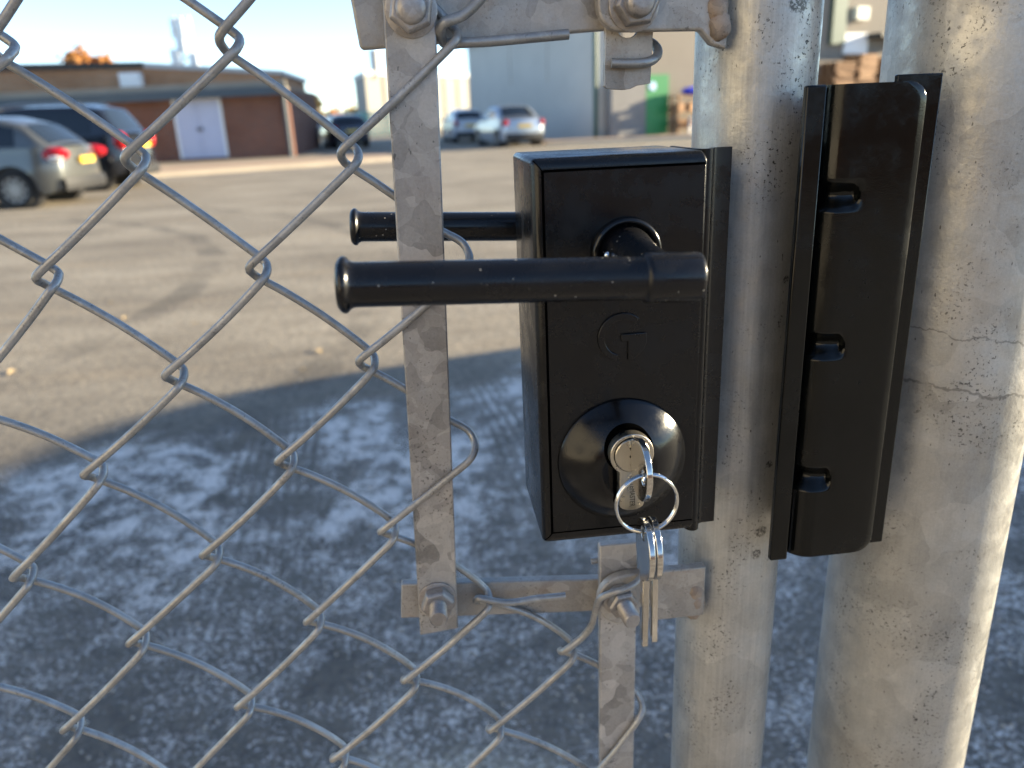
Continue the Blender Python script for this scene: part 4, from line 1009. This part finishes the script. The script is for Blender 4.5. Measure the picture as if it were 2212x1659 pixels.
# ---------------------------------------------------------------- keys and ring
def key_mesh(th=.0022, r=.0120, hole_r=.0026, blade=.030, bw=.0072):
    """flat key in the s (down), t plane with a round hole in the bow; s=0 at the top of the bow"""
    bm = bmesh.new(); n = 40; outer = []
    neck = .0046
    for k in range(n):
        a_ = 2*math.pi*k/n; outer.append((r-r*math.cos(a_), r*1.0*math.sin(a_)))
    hc = (.0052, 0.0)
    hol = [(hc[0]-hole_r*math.cos(2*math.pi*k/n), hole_r*1.25*math.sin(2*math.pi*k/n)) for k in range(n)]
    fr_, bk_, fh, bh_ = [], [], [], []
    for (s_, t_) in outer: fr_.append(bm.verts.new((-th/2, t_, -s_))); bk_.append(bm.verts.new((th/2, t_, -s_)))
    for (s_, t_) in hol: fh.append(bm.verts.new((-th/2, t_, -s_))); bh_.append(bm.verts.new((th/2, t_, -s_)))
    for k in range(n):
        k2 = (k+1) % n
        bm.faces.new((fr_[k], fr_[k2], fh[k2], fh[k])); bm.faces.new((bk_[k2], bk_[k], bh_[k], bh_[k2]))
        bm.faces.new((fr_[k2], fr_[k], bk_[k], bk_[k2])); bm.faces.new((fh[k], fh[k2], bh_[k2], bh_[k]))
    me_ = bpy.data.meshes.new("bow"); bmesh.ops.recalc_face_normals(bm, faces=bm.faces); bm.to_mesh(me_); bm.free()
    for p in me_.polygons: p.use_smooth = True
    me_.set_sharp_from_angle(angle=R(35)); me_.materials.append(M['key'])
    mb = MB(); s0_, s1__ = 2*r-.0012, 2*r+blade; teeth = [(s0_, bw/2*.9), (s0_+.003, bw/2)]; k = 0; s_ = s0_+.0035
    cuts = (.0010, .0022, .0014, .0026, .0012, .0020, .0008)
    while s_ < s1__-.004:
        teeth += [(s_, bw/2-.0002), (s_+.0010, bw/2-cuts[k % 7]), (s_+.0022, bw/2-cuts[k % 7])]; s_ += .0034; k += 1
    pl = [(-bw/2, s0_), (-bw/2, s1__-.0006), (-bw/2+.001, s1__), (bw/2-.003, s1__)]+[(t_, s2_) for s2_, t_ in teeth[::-1]]
    pl2 = [(t_, -s2_) for t_, s2_ in pl]
    mb.prismx(pl2, -.00105, .00105)
    mb.box(-.00125, -.00108, -bw/2+.001, -bw/2+.0026, -s1__+.003, -s0_-.002)
    return me_, mb
bow_me, blade_mb = key_mesh()
def make_key(loc, rot_, label, group):
    k_ = empty("key", loc, label, "key", group); OFF[k_] = None; k_.rotation_euler = rot_
    o_ = bpy.data.objects.new("bow", bow_me); COL.objects.link(o_); o_.parent = k_
    bv = o_.modifiers.new("bevel", 'BEVEL'); bv.width = .00025; bv.segments = 2; bv.limit_method = 'ANGLE'; bv.angle_limit = R(50)
    return k_, o_
def add_blade(k_):
    m_ = MB(); m_.v = [v.copy() for v in blade_mb.v]; m_.f = list(blade_mb.f); return m_.build("blade", M['key'], k_, local=True, smooth=30, bevel=.0002)
# key in the cylinder: bow towards the camera, blade inside; key axis s runs along +Y
KY = -.0186-.0236
kz = PC.z-.0004
k1o, _ = make_key((PC.x, KY, kz), (R(90), 0, 0), "nickel key pushed into the lock cylinder, holding the ring", "keys on the ring")
add_blade(k1o)
hole = Vector((PC.x, KY+.0052, kz))
RRAD = .0117
# split ring: two close coils
rcn = hole+Vector((0.0003, -.0002, -RRAD+.0010)); pts = []
for i in range(150):
    a_ = 2*math.pi*i/74.0+.6; pts.append(rcn+Vector((math.sin(a_)*RRAD, (i/149-.5)*.0019+.0004*math.sin(a_), math.cos(a_)*RRAD)))
o = MB().tube(pts, .00062, 8).build("key_ring", M['ring'], None, smooth=70); tag(o, "bright steel split ring hanging from the key in the lock", "key ring")
bot = rcn+Vector((0, 0, -RRAD))
for i, (dx, rz, ry) in enumerate(((-.0002, -3, .6), (.0030, -5, -.8))):
    kk, _ = make_key((bot.x+dx, bot.y-.0002, bot.z+.0045), (R(1.5 if i else -1), R(ry), R(rz)), "left one of the two nickel keys dangling from the ring" if i == 0 else "right one of the two nickel keys dangling from the ring", "keys on the ring")
    add_blade(kk)

# ================================================================ THE KEEP on the fixed post
KYF = .018
kt, kb = AX(1900, 178, KYF)[1], AX(1790, 1199, KYF)[1]
xl, xr_ = AX(1800, 183, KYF)[0], AX(2012, 172, KYF)[0]
keep = empty("lock_keep", ((xl+xr_)/2, .03, kb), "black notched lock keep fixed to the thick right-hand post", "lock keep")
nz = [AX(1822, 424, KYF)[1], AX(1790, 749, KYF)[1], AX(1752, 1038, KYF)[1]]
rk = .0105; prof_k = [(xl+.001, KYF+.0135, 1.0), (xl, KYF+.0125, 1.0)]
for k in range(13):
    a_ = R(180-90*k/12); prof_k.append((xl+rk+rk*math.cos(a_), KYF+rk-rk*math.sin(a_), 1.0))
prof_k += [(xl+rk+.001, KYF, .97), (xl+rk+.002, KYF, .85), (xl+rk+.003, KYF, .66), (xl+rk+.0042, KYF, .42), (xl+rk+.0056, KYF, .18), (xl+rk+.0075, KYF, .04), (xl+rk+.012, KYF, 0), (xr_-.0075, KYF, 0), (xr_-.0045, KYF, 0), (xr_-.0012, KYF+.0002, 0), (xr_-.0003, KYF+.0008, 0), (xr_, KYF+.0022, 0), (xr_, KYF+.012, 0)]
zs = [kb, kb+.0005]; z = kb+.0018; NH = .0068
while z < kt-.0012:
    zs.append(z); z += .00035 if min(abs(z-n_) for n_ in nz) < NH+.0015 else .0013
zs += [kt-.0005, kt]; P_ = []
for z in zs:
    row = []; rcor = .0075; d0 = 0.0
    for n_ in nz:
        u = min(1, abs(z-n_)/NH); d0 = max(d0, math.cos(math.pi*u/2)**1.6)
    for (x, y, wgt) in prof_k:
        d = .0047*d0*wgt*wgt*(3-2*wgt); xx, yy = x+d*.62, y+d*.95
        e = max(0, rcor-min(kt-z, z-kb)); cut = rcor-math.sqrt(max(0, rcor*rcor-e*e))
        if x > xr_-.005: xx -= cut
        elif x > xr_-.009: xx = min(xx, xr_-cut-.0046)
        row.append((xx, yy, z))
    P_.append(row)
kc = MB().grid(P_); n = len(prof_k)
kc.f.append(tuple(range(n))); kc.f.append(tuple(range((len(zs)-1)*n, len(zs)*n)))
kc.build("keep_cover", M['keepblack'], keep, smooth=50)
s0x, s1x = AX(1747, 183, KYF)[0], AX(1796, 183, KYF)[0]
MB().box(s0x, s1x-.0008, KYF+.001, KYF+.0045, kb-.0008, kt).build("side_strip", M['keepblack'], keep, bevel=.0008)
MB().box(s1x-.003, xl+.004, KYF+.0062, KYF+.010, kb+.001, kt-.001).build("channel", M['dark'], keep, smooth=0)
fb0, fb1 = AX(1917, 1168, .024)[1], AX(2037, 157, .024)[1]
MB().box(xl+.030, AX(2037, 158, .024)[0], .0235, .0262, fb0, fb1).build("back_plate", M['keepblack'], keep, bevel=.0005)
MB().box(s0x+.022, xr_-.004, .0265, .046, kb+.004, kt-.004).build("mounting_block", M['keepblack'], keep, smooth=0)
